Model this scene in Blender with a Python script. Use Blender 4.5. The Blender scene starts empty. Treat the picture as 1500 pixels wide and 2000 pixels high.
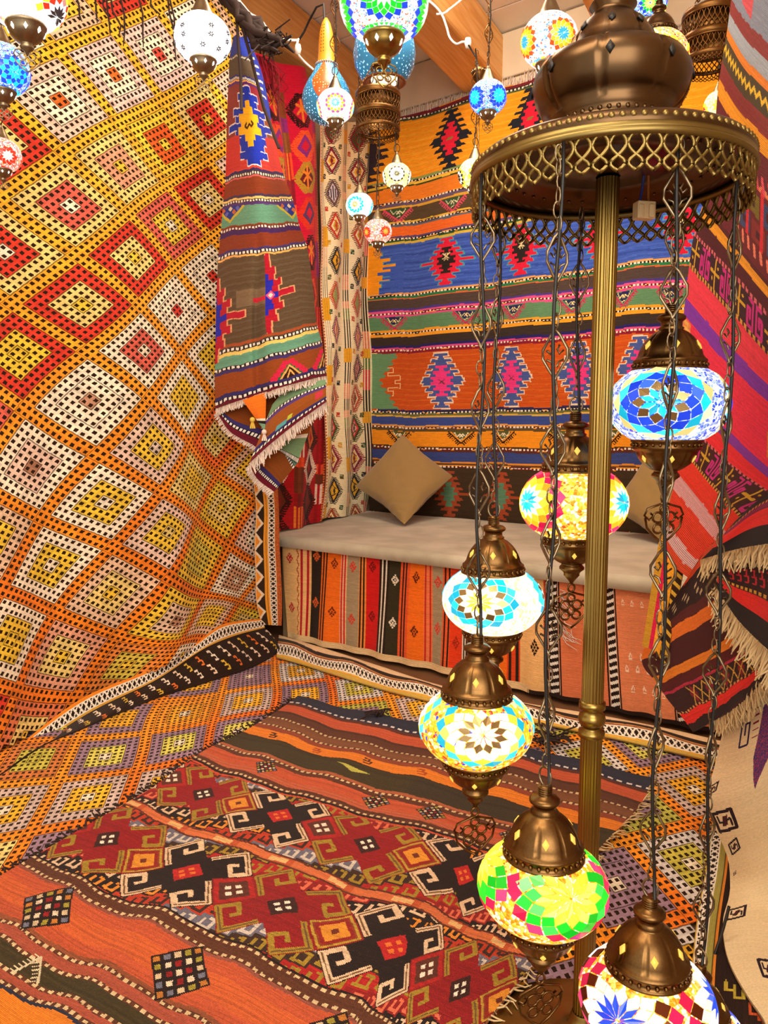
import bpy, math, random
import numpy as np
from mathutils import Vector

random.seed(7); RNG = np.random.default_rng(7)
S = bpy.context.scene
COL = S.collection

# ------------------------------------------------------------------ camera
CAM_H = 1.05; FPX = 1500.0; PITCH = math.radians(6.09)
cd = bpy.data.cameras.new('camera'); cam = bpy.data.objects.new('camera', cd); COL.objects.link(cam)
cam.location = (0, 0, CAM_H); cam.rotation_euler = (math.pi/2 - PITCH, 0, 0)
cd.sensor_fit = 'HORIZONTAL'; cd.sensor_width = 36; cd.lens = 36.0*FPX/1500.0; cd.clip_start = 0.02
S.camera = cam

# ------------------------------------------------------------------ world, lights, exposure
w = bpy.data.worlds.new('world'); S.world = w; w.use_nodes = True
w.node_tree.nodes['Background'].inputs[0].default_value = (1.0, 0.93, 0.84, 1)
w.node_tree.nodes['Background'].inputs[1].default_value = 1.25
def area(name, loc, target, size, power, color):
    l = bpy.data.lights.new(name, 'AREA'); l.shape = 'RECTANGLE'; l.size = size[0]; l.size_y = size[1]
    l.energy = power; l.color = color
    o = bpy.data.objects.new(name, l); COL.objects.link(o); o.location = loc
    o.rotation_euler = (Vector(target)-Vector(loc)).to_track_quat('-Z', 'Y').to_euler()
    return o
area('overhead_fill_light', (-0.5, 0.6, 3.0), (-0.2, 3.4, 0.7), (1.6, 0.8), 46, (1.0, 0.86, 0.66))  # unseen overhead fill, added to raise the general brightness of the room
area('front_fill_light', (0.2, -1.6, 1.9), (0.0, 3.5, 1.0), (2.4, 1.8), 80, (1.0, 0.93, 0.84))  # broad fill added behind the camera to lift the walls and ceiling
area('alcove_fill_light', (0.30, 2.7, 3.1), (0.35, 4.5, 0.8), (1.0, 0.5), 70, (1.0, 0.90, 0.74))  # fill added above the view to brighten the back of the alcove
S.view_settings.view_transform = 'Standard'; S.view_settings.look = 'None'
S.view_settings.exposure = 0.0; S.view_settings.gamma = 1.0
S.view_settings.use_curve_mapping = False
S.cycles.max_bounces = 7; S.cycles.diffuse_bounces = 4; S.cycles.glossy_bounces = 3; S.cycles.transmission_bounces = 4
S.cycles.caustics_reflective = False; S.cycles.caustics_refractive = False
S.cycles.sample_clamp_indirect = 6.0
S.cycles.use_denoising = True

# ------------------------------------------------------------------ measuring helpers (pixels of the photograph -> places in the room)
_f = np.array([0, math.cos(PITCH), -math.sin(PITCH)]); _u = np.array([0, math.sin(PITCH), math.cos(PITCH)]); _r = np.array([1.0, 0, 0])
_C = np.array([0, 0, CAM_H])
def ray(x, y):
    x = np.asarray(x, float); y = np.asarray(y, float)
    return ((x-750)/FPX)[..., None]*_r + ((1000-y)/FPX)[..., None]*_u + _f
def at(x, y, Y):
    r = ray(x, y); return _C + r*(np.asarray(Y, float)/r[..., 1])[..., None]
def onz(x, y, z=0.0):
    r = ray(x, y); return _C + r*((z-CAM_H)/r[..., 2])[..., None]
def onpl(x, y, p, n):
    r = ray(x, y); return _C + r*((np.dot(np.asarray(p)-_C, n))/(r @ n))[..., None]

# ------------------------------------------------------------------ object helpers
def link(o, parent=None):
    COL.objects.link(o)
    if parent is not None: o.parent = parent
    return o
def thing(name, label, cat, loc=(0, 0, 0), group=None):
    o = bpy.data.objects.new(name, None); o.empty_display_size = 0.05; link(o)
    o.location = loc; o['label'] = label; o['category'] = cat
    if group: o['group'] = group
    return o
def tag(o, label, cat, group=None):
    o['label'] = label; o['category'] = cat
    if group: o['group'] = group
    return o
def struct(o, label=None):
    o['kind'] = 'structure'
    return o
class MB:
    def __init__(s): s.v = []; s.f = []
    def quadgrid(s, P, closed_u=False, closed_v=False):
        P = np.asarray(P, float); n, m = P.shape[:2]; b = len(s.v)
        s.v.extend(map(tuple, P.reshape(-1, 3)))
        for i in range(n if closed_u else n-1):
            for j in range(m if closed_v else m-1):
                i2 = (i+1) % n; j2 = (j+1) % m
                s.f.append((b+i*m+j, b+i2*m+j, b+i2*m+j2, b+i*m+j2))
        return s
    def lathe(s, prof, n=32, c=(0, 0, 0), cap=True):
        a = np.linspace(0, 2*math.pi, n, endpoint=False); prof = np.asarray(prof, float)
        P = np.stack([np.outer(np.cos(a), prof[:, 0])+c[0], np.outer(np.sin(a), prof[:, 0])+c[1], np.tile(prof[:, 1]+c[2], (n, 1))], -1)
        return s.quadgrid(P, closed_u=True)
    def tube(s, pts, r, n=6, closed=False):
        pts = np.asarray(pts, float); m = len(pts)
        rr = np.full(m, r) if np.isscalar(r) else np.asarray(r, float)
        if closed: t = np.roll(pts, -1, 0)-np.roll(pts, 1, 0)
        else: t = np.gradient(pts, axis=0)
        t /= np.linalg.norm(t, axis=1)[:, None]+1e-12
        ref = np.array([0.31, 0.22, 0.93]); 
        if abs(np.dot(t.mean(0), ref)) > .9: ref = np.array([0.9, 0.3, 0.1])
        x = np.cross(t, ref); x /= np.linalg.norm(x, axis=1)[:, None]+1e-12
        y = np.cross(t, x); a = np.linspace(0, 2*math.pi, n, endpoint=False)
        P = pts[:, None]+rr[:, None, None]*(np.cos(a)[None, :, None]*x[:, None]+np.sin(a)[None, :, None]*y[:, None])
        b = len(s.v); s.quadgrid(P, closed_u=closed, closed_v=True)
        if not closed:
            s.f.append(tuple(b+i for i in range(n))[::-1]); s.f.append(tuple(b+(m-1)*n+i for i in range(n)))
        return s
    def ball(s, c, r, n=6, m=4, sc=(1, 1, 1)):
        th = np.linspace(0, math.pi, m+1); prof = np.stack([np.sin(th), -np.cos(th)], 1)
        a = np.linspace(0, 2*math.pi, n, endpoint=False)
        P = np.stack([np.outer(np.cos(a), prof[:, 0])*r*sc[0]+c[0], np.outer(np.sin(a), prof[:, 0])*r*sc[1]+c[1], np.tile(prof[:, 1]*r*sc[2]+c[2], (n, 1))], -1)
        return s.quadgrid(P, closed_u=True)
    def box(s, c, d, rz=0.0):
        b = len(s.v); cz, sz = math.cos(rz), math.sin(rz)
        for k in range(8):
            x = (k & 1)-.5; y = ((k >> 1) & 1)-.5; z = ((k >> 2) & 1)-.5
            x *= d[0]; y *= d[1]; z *= d[2]
            s.v.append((c[0]+x*cz-y*sz, c[1]+x*sz+y*cz, c[2]+z))
        for q in ((0, 2, 3, 1), (4, 5, 7, 6), (0, 1, 5, 4), (2, 6, 7, 3), (0, 4, 6, 2), (1, 3, 7, 5)): s.f.append(tuple(b+i for i in q))
        return s
    def prism(s, base, top):
        n = len(base); b = len(s.v); s.v.extend(map(tuple, base)); s.v.extend(map(tuple, top))
        s.f.append(tuple(range(b, b+n))[::-1]); s.f.append(tuple(range(b+n, b+2*n)))
        for i in range(n): j = (i+1) % n; s.f.append((b+i, b+j, b+n+j, b+n+i))
        return s
    def mesh(s, name, mat, smooth=True):
        me = bpy.data.meshes.new(name); me.from_pydata(s.v, [], s.f); me.validate(); me.update()
        if smooth: me.polygons.foreach_set('use_smooth', [True]*len(me.polygons))
        if mat: me.materials.append(mat)
        return me
    def build(s, name, mat, parent=None, smooth=True, loc=None, bevel=0):
        o = link(bpy.data.objects.new(name, s.mesh(name, mat, smooth)), parent)
        if loc is not None: o.location = loc
        if bevel:
            m = o.modifiers.new('b', 'BEVEL'); m.width = bevel; m.segments = 3; m.limit_method = 'ANGLE'
        return o

# ------------------------------------------------------------------ materials
def lin(h):
    if not isinstance(h, str): return np.asarray(h, float)
    h = h.lstrip('#'); c = np.array([int(h[i:i+2], 16)/255 for i in (0, 2, 4)])
    return np.where(c <= .04045, c/12.92, ((c+.055)/1.055)**2.4)
def newmat(name):
    m = bpy.data.materials.new(name); m.use_nodes = True
    return m, m.node_tree, m.node_tree.nodes['Principled BSDF']
def nd(t, kind, **kw):
    n = t.nodes.new(kind)
    for k, v in kw.items(): setattr(n, k, v)
    return n
def mth(t, op, a, b=None, c=None):
    n = t.nodes.new('ShaderNodeMath'); n.operation = op
    for i, x in enumerate((a, b, c)):
        if x is None: continue
        if isinstance(x, (int, float)): n.inputs[i].default_value = x
        else: t.links.new(x, n.inputs[i])
    return n.outputs[0]
def simple(name, col, rough=.7, metal=0.0, noise=0.0, scale=40, bump=0.0, sheen=0, coat=0):
    m, t, b = newmat(name); c = lin(col)
    b.inputs['Base Color'].default_value = (*c, 1); b.inputs['Roughness'].default_value = rough; b.inputs['Metallic'].default_value = metal
    b.inputs['Sheen Weight'].default_value = sheen; b.inputs['Coat Weight'].default_value = coat
    if noise or bump:
        tc = nd(t, 'ShaderNodeTexCoord'); nz = nd(t, 'ShaderNodeTexNoise'); nz.inputs['Scale'].default_value = scale; nz.inputs['Detail'].default_value = 5
        t.links.new(tc.outputs['Object'], nz.inputs['Vector'])
        if noise:
            mx = nd(t, 'ShaderNodeMix', data_type='RGBA'); mx.inputs[6].default_value = (*(c*(1-noise)), 1); mx.inputs[7].default_value = (*np.minimum(c*(1+noise), 1), 1)
            t.links.new(nz.outputs['Fac'], mx.inputs[0]); t.links.new(mx.outputs[2], b.inputs['Base Color'])
        if bump:
            bp = nd(t, 'ShaderNodeBump'); bp.inputs['Strength'].default_value = bump; bp.inputs['Distance'].default_value = .01
            t.links.new(nz.outputs['Fac'], bp.inputs['Height']); t.links.new(bp.outputs[0], b.inputs['Normal'])
    return m
def textile_mat(name, ribs=1.0, bump=.35):
    """colour woven per knot (face attribute), faded by fibre noise, with weft ribs as relief"""
    m, t, b = newmat(name); b.inputs['Roughness'].default_value = .92; b.inputs['Specular IOR Level'].default_value = .12; b.inputs['Sheen Weight'].default_value = .08
    at_ = nd(t, 'ShaderNodeAttribute', attribute_name='col'); uv = nd(t, 'ShaderNodeUVMap', uv_map='weave')
    nz = nd(t, 'ShaderNodeTexNoise'); nz.inputs['Scale'].default_value = 1.0; nz.inputs['Detail'].default_value = 3
    mp = nd(t, 'ShaderNodeMapping'); mp.inputs['Scale'].default_value = (.12, .9, 1)
    t.links.new(uv.outputs[0], mp.inputs[0]); t.links.new(mp.outputs[0], nz.inputs['Vector'])
    v = mth(t, 'MULTIPLY_ADD', nz.outputs['Fac'], .55, .72)
    mx = nd(t, 'ShaderNodeVectorMath', operation='SCALE'); t.links.new(at_.outputs['Color'], mx.inputs[0]); t.links.new(v, mx.inputs['Scale'])
    t.links.new(mx.outputs[0], b.inputs['Base Color'])
    sx = nd(t, 'ShaderNodeSeparateXYZ'); t.links.new(uv.outputs[0], sx.inputs[0])
    h = mth(t, 'ADD', mth(t, 'SINE', mth(t, 'MULTIPLY', sx.outputs[1], 6.2832*ribs)), mth(t, 'MULTIPLY', nz.outputs['Fac'], 1.5))
    bp = nd(t, 'ShaderNodeBump'); bp.inputs['Strength'].default_value = bump; bp.inputs['Distance'].default_value = .003
    t.links.new(h, bp.inputs['Height']); t.links.new(bp.outputs[0], b.inputs['Normal'])
    return m
def stitch_mat(name):
    """openwork stitches: one face per stitch; a dark gap in each and a dark cord where the lozenge rings (every 2 stitches from the centre) meet"""
    m, t, b = newmat(name); b.inputs['Roughness'].default_value = .9; b.inputs['Specular IOR Level'].default_value = .12; b.inputs['Sheen Weight'].default_value = .05
    at_ = nd(t, 'ShaderNodeAttribute', attribute_name='col'); uv = nd(t, 'ShaderNodeUVMap', uv_map='weave')
    nz = nd(t, 'ShaderNodeTexNoise'); nz.inputs['Scale'].default_value = 2.3; nz.inputs['Detail'].default_value = 3
    t.links.new(uv.outputs[0], nz.inputs['Vector'])
    off = nd(t, 'ShaderNodeVectorMath', operation='MULTIPLY_ADD'); off.inputs[1].default_value = (.28, .28, 0); off.inputs[2].default_value = (-.14, -.14, 0)
    t.links.new(nz.outputs['Color'], off.inputs[0])
    ad = nd(t, 'ShaderNodeVectorMath', operation='ADD'); t.links.new(uv.outputs[0], ad.inputs[0]); t.links.new(off.outputs[0], ad.inputs[1])
    sx = nd(t, 'ShaderNodeSeparateXYZ'); t.links.new(ad.outputs[0], sx.inputs[0])
    ax = mth(t, 'ABSOLUTE', mth(t, 'SUBTRACT', mth(t, 'FRACT', sx.outputs[0]), .5)); ay = mth(t, 'ABSOLUTE', mth(t, 'SUBTRACT', mth(t, 'FRACT', sx.outputs[1]), .5))
    hole = mth(t, 'LESS_THAN', mth(t, 'MAXIMUM', ax, ay), .26)
    cx = mth(t, 'ABSOLUTE', mth(t, 'SUBTRACT', mth(t, 'FLOORED_MODULO', sx.outputs[0], 12), 7)); cy = mth(t, 'ABSOLUTE', mth(t, 'SUBTRACT', mth(t, 'FLOORED_MODULO', sx.outputs[1], 12), 7))
    c = mth(t, 'MAXIMUM', cx, cy); ln = mth(t, 'LESS_THAN', mth(t, 'PINGPONG', mth(t, 'SUBTRACT', c, 1), 1), .085)
    dark = mth(t, 'MAXIMUM', hole, mth(t, 'MULTIPLY', ln, .75))
    n2 = nd(t, 'ShaderNodeTexNoise'); n2.inputs['Scale'].default_value = .11; n2.inputs['Detail'].default_value = 4; t.links.new(uv.outputs[0], n2.inputs['Vector'])
    v = mth(t, 'MULTIPLY', mth(t, 'MULTIPLY_ADD', nz.outputs['Fac'], .6, .68), mth(t, 'MULTIPLY_ADD', n2.outputs['Fac'], .5, .74))
    sc = nd(t, 'ShaderNodeVectorMath', operation='SCALE'); t.links.new(at_.outputs['Color'], sc.inputs[0]); t.links.new(v, sc.inputs['Scale'])
    mx = nd(t, 'ShaderNodeMix', data_type='RGBA'); mx.inputs[7].default_value = (*lin('#2a1608'), 1)
    t.links.new(dark, mx.inputs[0]); t.links.new(sc.outputs[0], mx.inputs[6]); t.links.new(mx.outputs[2], b.inputs['Base Color'])
    bp = nd(t, 'ShaderNodeBump'); bp.inputs['Strength'].default_value = .5; bp.inputs['Distance'].default_value = .006; bp.invert = True
    t.links.new(dark, bp.inputs['Height']); t.links.new(bp.outputs[0], b.inputs['Normal'])
    return m
M_TEX = textile_mat('kilim_wool'); M_TEXF = textile_mat('fine_wool', 1.0, .2); M_ST = stitch_mat('openwork_wool')
def wood(name, c1, c2, scale=6):
    m, t, b = newmat(name); b.inputs['Roughness'].default_value = .55
    tc = nd(t, 'ShaderNodeTexCoord'); mp = nd(t, 'ShaderNodeMapping'); mp.inputs['Scale'].default_value = (.35, 5, 5)
    wv = nd(t, 'ShaderNodeTexNoise'); wv.inputs['Scale'].default_value = scale; wv.inputs['Detail'].default_value = 6; wv.inputs['Distortion'].default_value = 1.2
    t.links.new(tc.outputs['Object'], mp.inputs[0]); t.links.new(mp.outputs[0], wv.inputs['Vector'])
    rp = nd(t, 'ShaderNodeValToRGB'); rp.color_ramp.elements[0].color = (*lin(c1), 1); rp.color_ramp.elements[1].color = (*lin(c2), 1)
    rp.color_ramp.elements[0].position = .3; rp.color_ramp.elements[1].position = .7
    t.links.new(wv.outputs['Fac'], rp.inputs[0]); t.links.new(rp.outputs[0], b.inputs['Base Color'])
    return m
M_BEAM = wood('honey_pine', '#d6964a', '#f0c07a'); M_BOARD = simple('whitewashed_board', '#efeae4', .8, noise=.08, scale=5, bump=.2)
M_STONE = simple('pale_stone', '#d9c6aa', .85, noise=.16, scale=7, bump=.5); M_PLASTER = simple('wall_plaster', '#cdb89a', .9, noise=.1, scale=4, bump=.3)
M_FLOOR = simple('floor_boards', '#6b4527', .7, noise=.2, scale=6)
M_BRASS = simple('antique_brass', '#71522f', .33, 1.0, noise=.3, scale=30); M_BRASSD = simple('dark_brass', '#6a4826', .38, 1.0, noise=.3, scale=30)
M_GOLD = simple('pole_brass', '#94793f', .3, 1.0, noise=.15, scale=20); M_PEW = simple('old_pewter', '#8d7c62', .4, 1.0, noise=.3, scale=30)
M_COP = simple('copper_canopy', '#5c452e', .3, 1.0, noise=.25, scale=20); M_SKIRT = simple('pierced_brass', '#857040', .4, 1.0, noise=.2, scale=20)
M_BLACK = simple('black_cord', '#14100e', .5); M_WHITE = simple('white_cable', '#efe6da', .5); M_FR = simple('cream_fringe', '#d9b985', .9, noise=.15, scale=60)
M_FRW = simple('pale_fringe', '#e2cfc0', .9, noise=.15, scale=60); M_DARKT = simple('dark_thread', '#2c1a14', .9); M_REDT = simple('red_thread', '#8f1226', .9, noise=.3)
def emit(name, col, st):
    m, t, b = newmat(name); c = lin(col)
    b.inputs['Base Color'].default_value = (*(c*.5), 1); b.inputs['Roughness'].default_value = .15
    b.inputs['Emission Color'].default_value = (*c, 1); b.inputs['Emission Strength'].default_value = st
    m.cycles.emission_sampling = 'NONE'
    return m
# ------------------------------------------------------------------ weaving: a pattern is painted knot by knot, one mesh face per knot
class Weave:
    def __init__(s, u0, u1, v0, v1, nu, nv, base, wob=0.0, seed=0, jit=.05):
        s.u0, s.u1, s.v0, s.v1, s.nu, s.nv = u0, u1, v0, v1, nu, nv
        u = u0+(np.arange(nu)+.5)*(u1-u0)/nu; v = v0+(np.arange(nv)+.5)*(v1-v0)/nv
        s.U, s.V = np.meshgrid(u, v)
        rg = np.random.default_rng(seed); s.rg = rg; s.jit = jit
        if wob:
            L = u1-u0
            for k in (1.3, 2.9, 5.7, 11): s.V = s.V+wob/k**.6*np.sin(2*math.pi*(k*(s.U-u0)/L+rg.random())+rg.random()*(s.V-v0)/(v1-v0)*3)
        s.c = np.empty((nv, nu, 3)); s.c[:] = lin(base)
    def mask(s, m, c): s.c[m] = lin(c)
    def rect(s, a, b, c0, d, c): s.mask((s.U >= a) & (s.U < b) & (s.V >= c0) & (s.V < d), c)
    def h(s, a, b, c): s.mask((s.V >= a) & (s.V < b), c)
    def vb(s, a, b, c): s.mask((s.U >= a) & (s.U < b), c)
    def hdots(s, a, b, p, c1, c2, duty=.55):
        s.h(a, b, c1); s.mask((s.V >= a+(b-a)*.12) & (s.V < b-(b-a)*.12) & (np.mod(s.U, p) < p*duty), c2)
    def poly(s, pts, c):
        pts = np.asarray(pts, float); x0, y0 = pts.min(0); x1, y1 = pts.max(0)
        bb = (s.U >= x0) & (s.U <= x1) & (s.V >= y0) & (s.V <= y1)
        idx = np.nonzero(bb)
        if not len(idx[0]): return
        x = s.U[idx]; y = s.V[idx]; ins = np.zeros(len(x), bool)
        for i in range(len(pts)):
            (ax, ay), (bx, by) = pts[i-1], pts[i]
            if ay == by: continue
            cr = ((ay > y) != (by > y)) & (x < (bx-ax)*(y-ay)/(by-ay)+ax); ins ^= cr
        s.c[idx[0][ins], idx[1][ins]] = lin(c)
    def line(s, pts, wd, c, closed=False, asp=1.0):
        pts = [np.asarray(p, float) for p in pts]
        if closed: pts = pts+[pts[0]]
        P = np.array(pts); x0, y0 = P.min(0)-wd*max(1, asp); x1, y1 = P.max(0)+wd*max(1, asp)
        idx = np.nonzero((s.U >= x0) & (s.U <= x1) & (s.V >= y0) & (s.V <= y1))
        if not len(idx[0]): return
        x = s.U[idx]; y = s.V[idx]/asp; m = np.zeros(len(x), bool)
        for a, b in zip(pts[:-1], pts[1:]):
            ax, ay, bx, by = a[0], a[1]/asp, b[0], b[1]/asp
            L = (bx-ax)**2+(by-ay)**2+1e-12; t = np.clip(((x-ax)*(bx-ax)+(y-ay)*(by-ay))/L, 0, 1)
            m |= (x-ax-t*(bx-ax))**2+(y-ay-t*(by-ay))**2 < (wd/2)**2
        s.c[idx[0][m], idx[1][m]] = lin(c)
    def diamond(s, cu, cv, hw, hh, c): s.poly([(cu-hw, cv), (cu, cv-hh), (cu+hw, cv), (cu, cv+hh)], c)
    def teeth(s, a, b, L, n, wd, c, asp=1.0):
        a = np.asarray(a, float); b = np.asarray(b, float); d = b-a
        q = np.array([-d[1], d[0]]); q = q/np.linalg.norm(q)*L
        for k in range(n):
            p = a+d*(k+.5)/n; s.line([p, p+q], wd, c, asp=asp)
    def toothdia(s, cu, cv, hw, hh, n, c, tooth=.22, spike=0, grow=0, half=0, slant=0):
        """serrated kilim lozenge: 2n+1 weft rows, every other one longer"""
        rh = hh/(n+.5)
        for k in range(-n, n+1):
            wd = hw*(1-abs(k)/(n+.8))*(1-tooth)+(hw*tooth if (k+n) % 2 == 0 else 0)
            if k == 0 and spike: wd += spike
            y0 = cv+(k-.5)*rh-grow; y1 = cv+(k+.5)*rh+grow; wd += grow
            a, b = cu-wd, cu+wd
            if half > 0: a = cu
            if half < 0: b = cu
            s.poly([(a-slant, y1), (a+slant, y0), (b-slant, y0), (b+slant, y1)] if slant else [(a, y0), (b, y0), (b, y1), (a, y1)], c)
    def colors(s):
        c = s.c*(1+s.jit*s.rg.standard_normal((s.nv, s.nu, 1))*.8)*(1+s.jit*s.rg.standard_normal((s.nv, 1, 1)))
        return np.clip(c, 0, 1)

def tps(uv, xyz, reg=1e-6):
    uv = np.asarray(uv, float); xyz = np.asarray(xyz, float)
    mu = uv.mean(0); sc = uv.std(0)+1e-9; q = (uv-mu)/sc; n = len(q)
    def K(a, b):
        d2 = ((a[:, None]-b[None])**2).sum(-1); return .5*d2*np.log(d2+1e-12)
    A = np.zeros((n+3, n+3)); A[:n, :n] = K(q, q)+reg*np.eye(n); A[:n, n] = 1; A[:n, n+1:] = q; A[n:, :n] = A[:n, n:].T
    Wt = np.linalg.solve(A, np.vstack([xyz, np.zeros((3, 3))]))
    def f(U, V):
        sh = U.shape; p = (np.stack([U.ravel(), V.ravel()], 1)-mu)/sc; out = np.empty((len(p), 3))
        for i in range(0, len(p), 20000):
            k = p[i:i+20000]; out[i:i+20000] = K(k, q) @ Wt[:n]+Wt[n]+k @ Wt[n+1:]
        return out.reshape(*sh, 3)
    return f

def big_mesh(name, verts, faces, col, uv, mat, parent=None):
    me = bpy.data.meshes.new(name); nf = len(faces)
    me.vertices.add(len(verts)); me.vertices.foreach_set('co', np.ascontiguousarray(verts, dtype=np.float32).ravel())
    me.loops.add(nf*4); me.loops.foreach_set('vertex_index', np.ascontiguousarray(faces, dtype=np.int32).ravel())
    me.polygons.add(nf); me.polygons.foreach_set('loop_start', np.arange(0, nf*4, 4, dtype=np.int32))
    me.polygons.foreach_set('use_smooth', np.ones(nf, bool))
    a = me.attributes.new('col', 'FLOAT_COLOR', 'FACE'); c4 = np.ones((nf, 4), np.float32); c4[:, :3] = col; a.data.foreach_set('color', c4.ravel())
    ul = me.uv_layers.new(name='weave'); ul.data.foreach_set('uv', np.ascontiguousarray(uv, dtype=np.float32).ravel())
    me.materials.append(mat); me.update(calc_edges=True)
    return link(bpy.data.objects.new(name, me), parent)

def sheet(name, W, fn, mat=None, parent=None, thick=.006, back='#7a4a2c', toward=True):
    """the woven pattern W laid on the surface fn(u, v); a coarser back face and edge give the cloth its thickness"""
    u = np.linspace(W.u0, W.u1, W.nu+1); v = np.linspace(W.v0, W.v1, W.nv+1); U, V = np.meshgrid(u, v)
    P = fn(U, V); n = W.nu+1
    i, j = np.meshgrid(np.arange(W.nv), np.arange(W.nu), indexing='ij'); b = (i*n+j).ravel()
    F = np.stack([b, b+1, b+n+1, b+n], 1); C = W.colors().reshape(-1, 3)
    uv = np.stack([np.stack([j, i], -1), np.stack([j+1, i], -1), np.stack([j+1, i+1], -1), np.stack([j, i+1], -1)], 2).reshape(-1, 4, 2)
    # back
    st = max(1, min(W.nu, W.nv)//24)
    iu = np.unique(np.r_[np.arange(0, W.nu, st), W.nu]); iv = np.unique(np.r_[np.arange(0, W.nv, st), W.nv])
    G = P[np.ix_(iv, iu)]; gu = np.gradient(G, axis=1); gv = np.gradient(G, axis=0); N = np.cross(gu, gv); N /= np.linalg.norm(N, axis=-1, keepdims=True)+1e-12
    flip = np.sum(N*(_C-G), -1).mean() < 0
    if flip: N = -N
    if not toward: N = -N
    B = G-N*thick; R = np.concatenate([G.reshape(-1, 3), B.reshape(-1, 3)]); m = len(iu); k = len(iv); o = len(P.reshape(-1, 3)); ob = o+m*k
    fs = []; fc = []; bc = lin(back)
    for a in range(k-1):
        for e in range(m-1): q = ob+a*m+e; fs.append((q, q+m, q+m+1, q+1)); fc.append(bc)
    def edge(ids, cols):
        for x in range(len(ids)-1): p, q = ids[x], ids[x+1]; fs.append((o+p, o+q, ob+q, ob+p)); fc.append(cols)
    Wc = W.colors()
    edge([e for e in range(m)], Wc[0].mean(0)); edge([(k-1)*m+e for e in range(m)], Wc[-1].mean(0)); edge([a*m for a in range(k)], Wc[:, 0].mean(0)); edge([a*m+m-1 for a in range(k)], Wc[:, -1].mean(0))
    F = np.concatenate([F, np.array(fs)]); C = np.concatenate([C, np.array(fc)]); uv = np.concatenate([uv, np.zeros((len(fs), 4, 2))+.5])
    if flip: F = F[:, ::-1]; uv = uv[:, ::-1]
    return big_mesh(name, np.concatenate([P.reshape(-1, 3), R]), F, C, uv, mat or M_TEX, parent)

def lattice_cloth(name, fn, inside, colour, a0, a1, b0, b1, parent=None, lift=0.0):
    na, nb = a1-a0, b1-b0
    A, B = np.meshgrid(np.arange(a0, a1+1), np.arange(b0, b1+1)); P = fn((A-7)/12.0, (B-7)/12.0)
    ca, cb = np.meshgrid(np.arange(a0, a1), np.arange(b0, b1)); Cc = (P[:-1, :-1]+P[1:, 1:]+P[:-1, 1:]+P[1:, :-1])/4
    keep = inside(Cc); n = na+1; base = ((cb-b0)*n+(ca-a0))[keep]
    F = np.stack([base, base+1, base+n+1, base+n], 1); col = colour(ca[keep], cb[keep])
    a = ca[keep]; b = cb[keep]; uv = np.stack([np.stack([a, b], -1), np.stack([a+1, b], -1), np.stack([a+1, b+1], -1), np.stack([a, b+1], -1)], 1)
    used = np.unique(F); mp = np.zeros(P.shape[0]*P.shape[1], int); mp[used] = np.arange(len(used))
    return big_mesh(name, P.reshape(-1, 3)[used], mp[F], col, uv, M_ST, parent)

def in_poly_px(poly):
    poly = np.asarray(poly, float)
    def f(P):
        d = P-_C; z = d @ _f; x = 750+FPX*(d @ _r)/z; y = 1000-FPX*(d @ _u)/z; ins = np.zeros(x.shape, bool)
        for i in range(len(poly)):
            (ax, ay), (bx, by) = poly[i-1], poly[i]
            if ay == by: continue
            ins ^= ((ay > y) != (by > y)) & (x < (bx-ax)*(y-ay)/(by-ay)+ax)
        return ins & (z > .2)
    return f

def polyline(pts):
    pts = np.asarray(pts, float); d = np.r_[0, np.cumsum(np.linalg.norm(np.diff(pts, axis=0), axis=1))]; d /= d[-1]
    def f(t):
        t = np.asarray(t, float)
        # Catmull-like smoothing through cubic hermite on each coordinate
        m = np.gradient(pts, d, axis=0); k = np.clip(np.searchsorted(d, t, side='right')-1, 0, len(pts)-2)
        h = (d[k+1]-d[k])[..., None]; s = ((t-d[k])/(d[k+1]-d[k]))[..., None]
        return (2*s**3-3*s**2+1)*pts[k]+(s**3-2*s**2+s)*h*m[k]+(-2*s**3+3*s**2)*pts[k+1]+(s**3-s**2)*h*m[k+1]
    return f
def strip_fn(top, bot, u0=0, u1=1, v0=0, v1=1, belly=None):
    ft, fb = polyline(top), polyline(bot)
    def f(U, V):
        t = (U-u0)/(u1-u0); k = ((V-v0)/(v1-v0))[..., None]
        P = ft(t)*(1-k)+fb(t)*k
        if belly is not None: P = P+belly(t, k)
        return P
    return f

def fringe(name, pts, d, L, n, mat, parent, r=.0022, seed=1, spread=.3, curl=.15):
    rg = np.random.default_rng(seed); f = polyline(pts); mb = MB(); d = np.asarray(d, float); d = d/np.linalg.norm(d)
    for k in range(n):
        p = f((k+rg.random()*.8)/n); dd = d+spread*rg.normal(size=3)*.35; dd /= np.linalg.norm(dd); l = L*rg.uniform(.75, 1.1)
        q = p+dd*l*.5+rg.normal(size=3)*L*curl*.5; e = p+dd*l+rg.normal(size=3)*L*curl*.5
        mb.tube([p, q, e], [r, r*.9, r*.5], 4)
    return mb.build(name, mat, parent)
# ------------------------------------------------------------------ the room shell
WD = np.array([0.799, -0.601, 0.0]); WN = np.array([-0.601, -0.799, 0.0])      # back wall: along it, and out of it towards the room
B0 = np.array([-0.10, 5.03, 0.0])
def wall_pt(s, z, off=0.0): return B0+WD*s+WN*off+np.array([0, 0, z])
CEIL = 3.22
LD = np.array([math.cos(math.radians(60)), math.sin(math.radians(60)), 0]); LN = np.array([LD[1], -LD[0], 0])
RD = np.array([math.cos(math.radians(70)), math.sin(math.radians(70)), 0])
def slab(name, a, b, c, d, th, mat):
    a, b, c, d = (np.asarray(p, float) for p in (a, b, c, d)); n = np.cross(b-a, d-a); n /= np.linalg.norm(n)
    return struct(MB().prism([a-n*th, b-n*th, c-n*th, d-n*th], [a, b, c, d]).build(name, mat, smooth=False))
RC = wall_pt(2.32, 0)                                                           # right back corner
LE = B0-LD*6.3; RE = RC-RD*3.5
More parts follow.
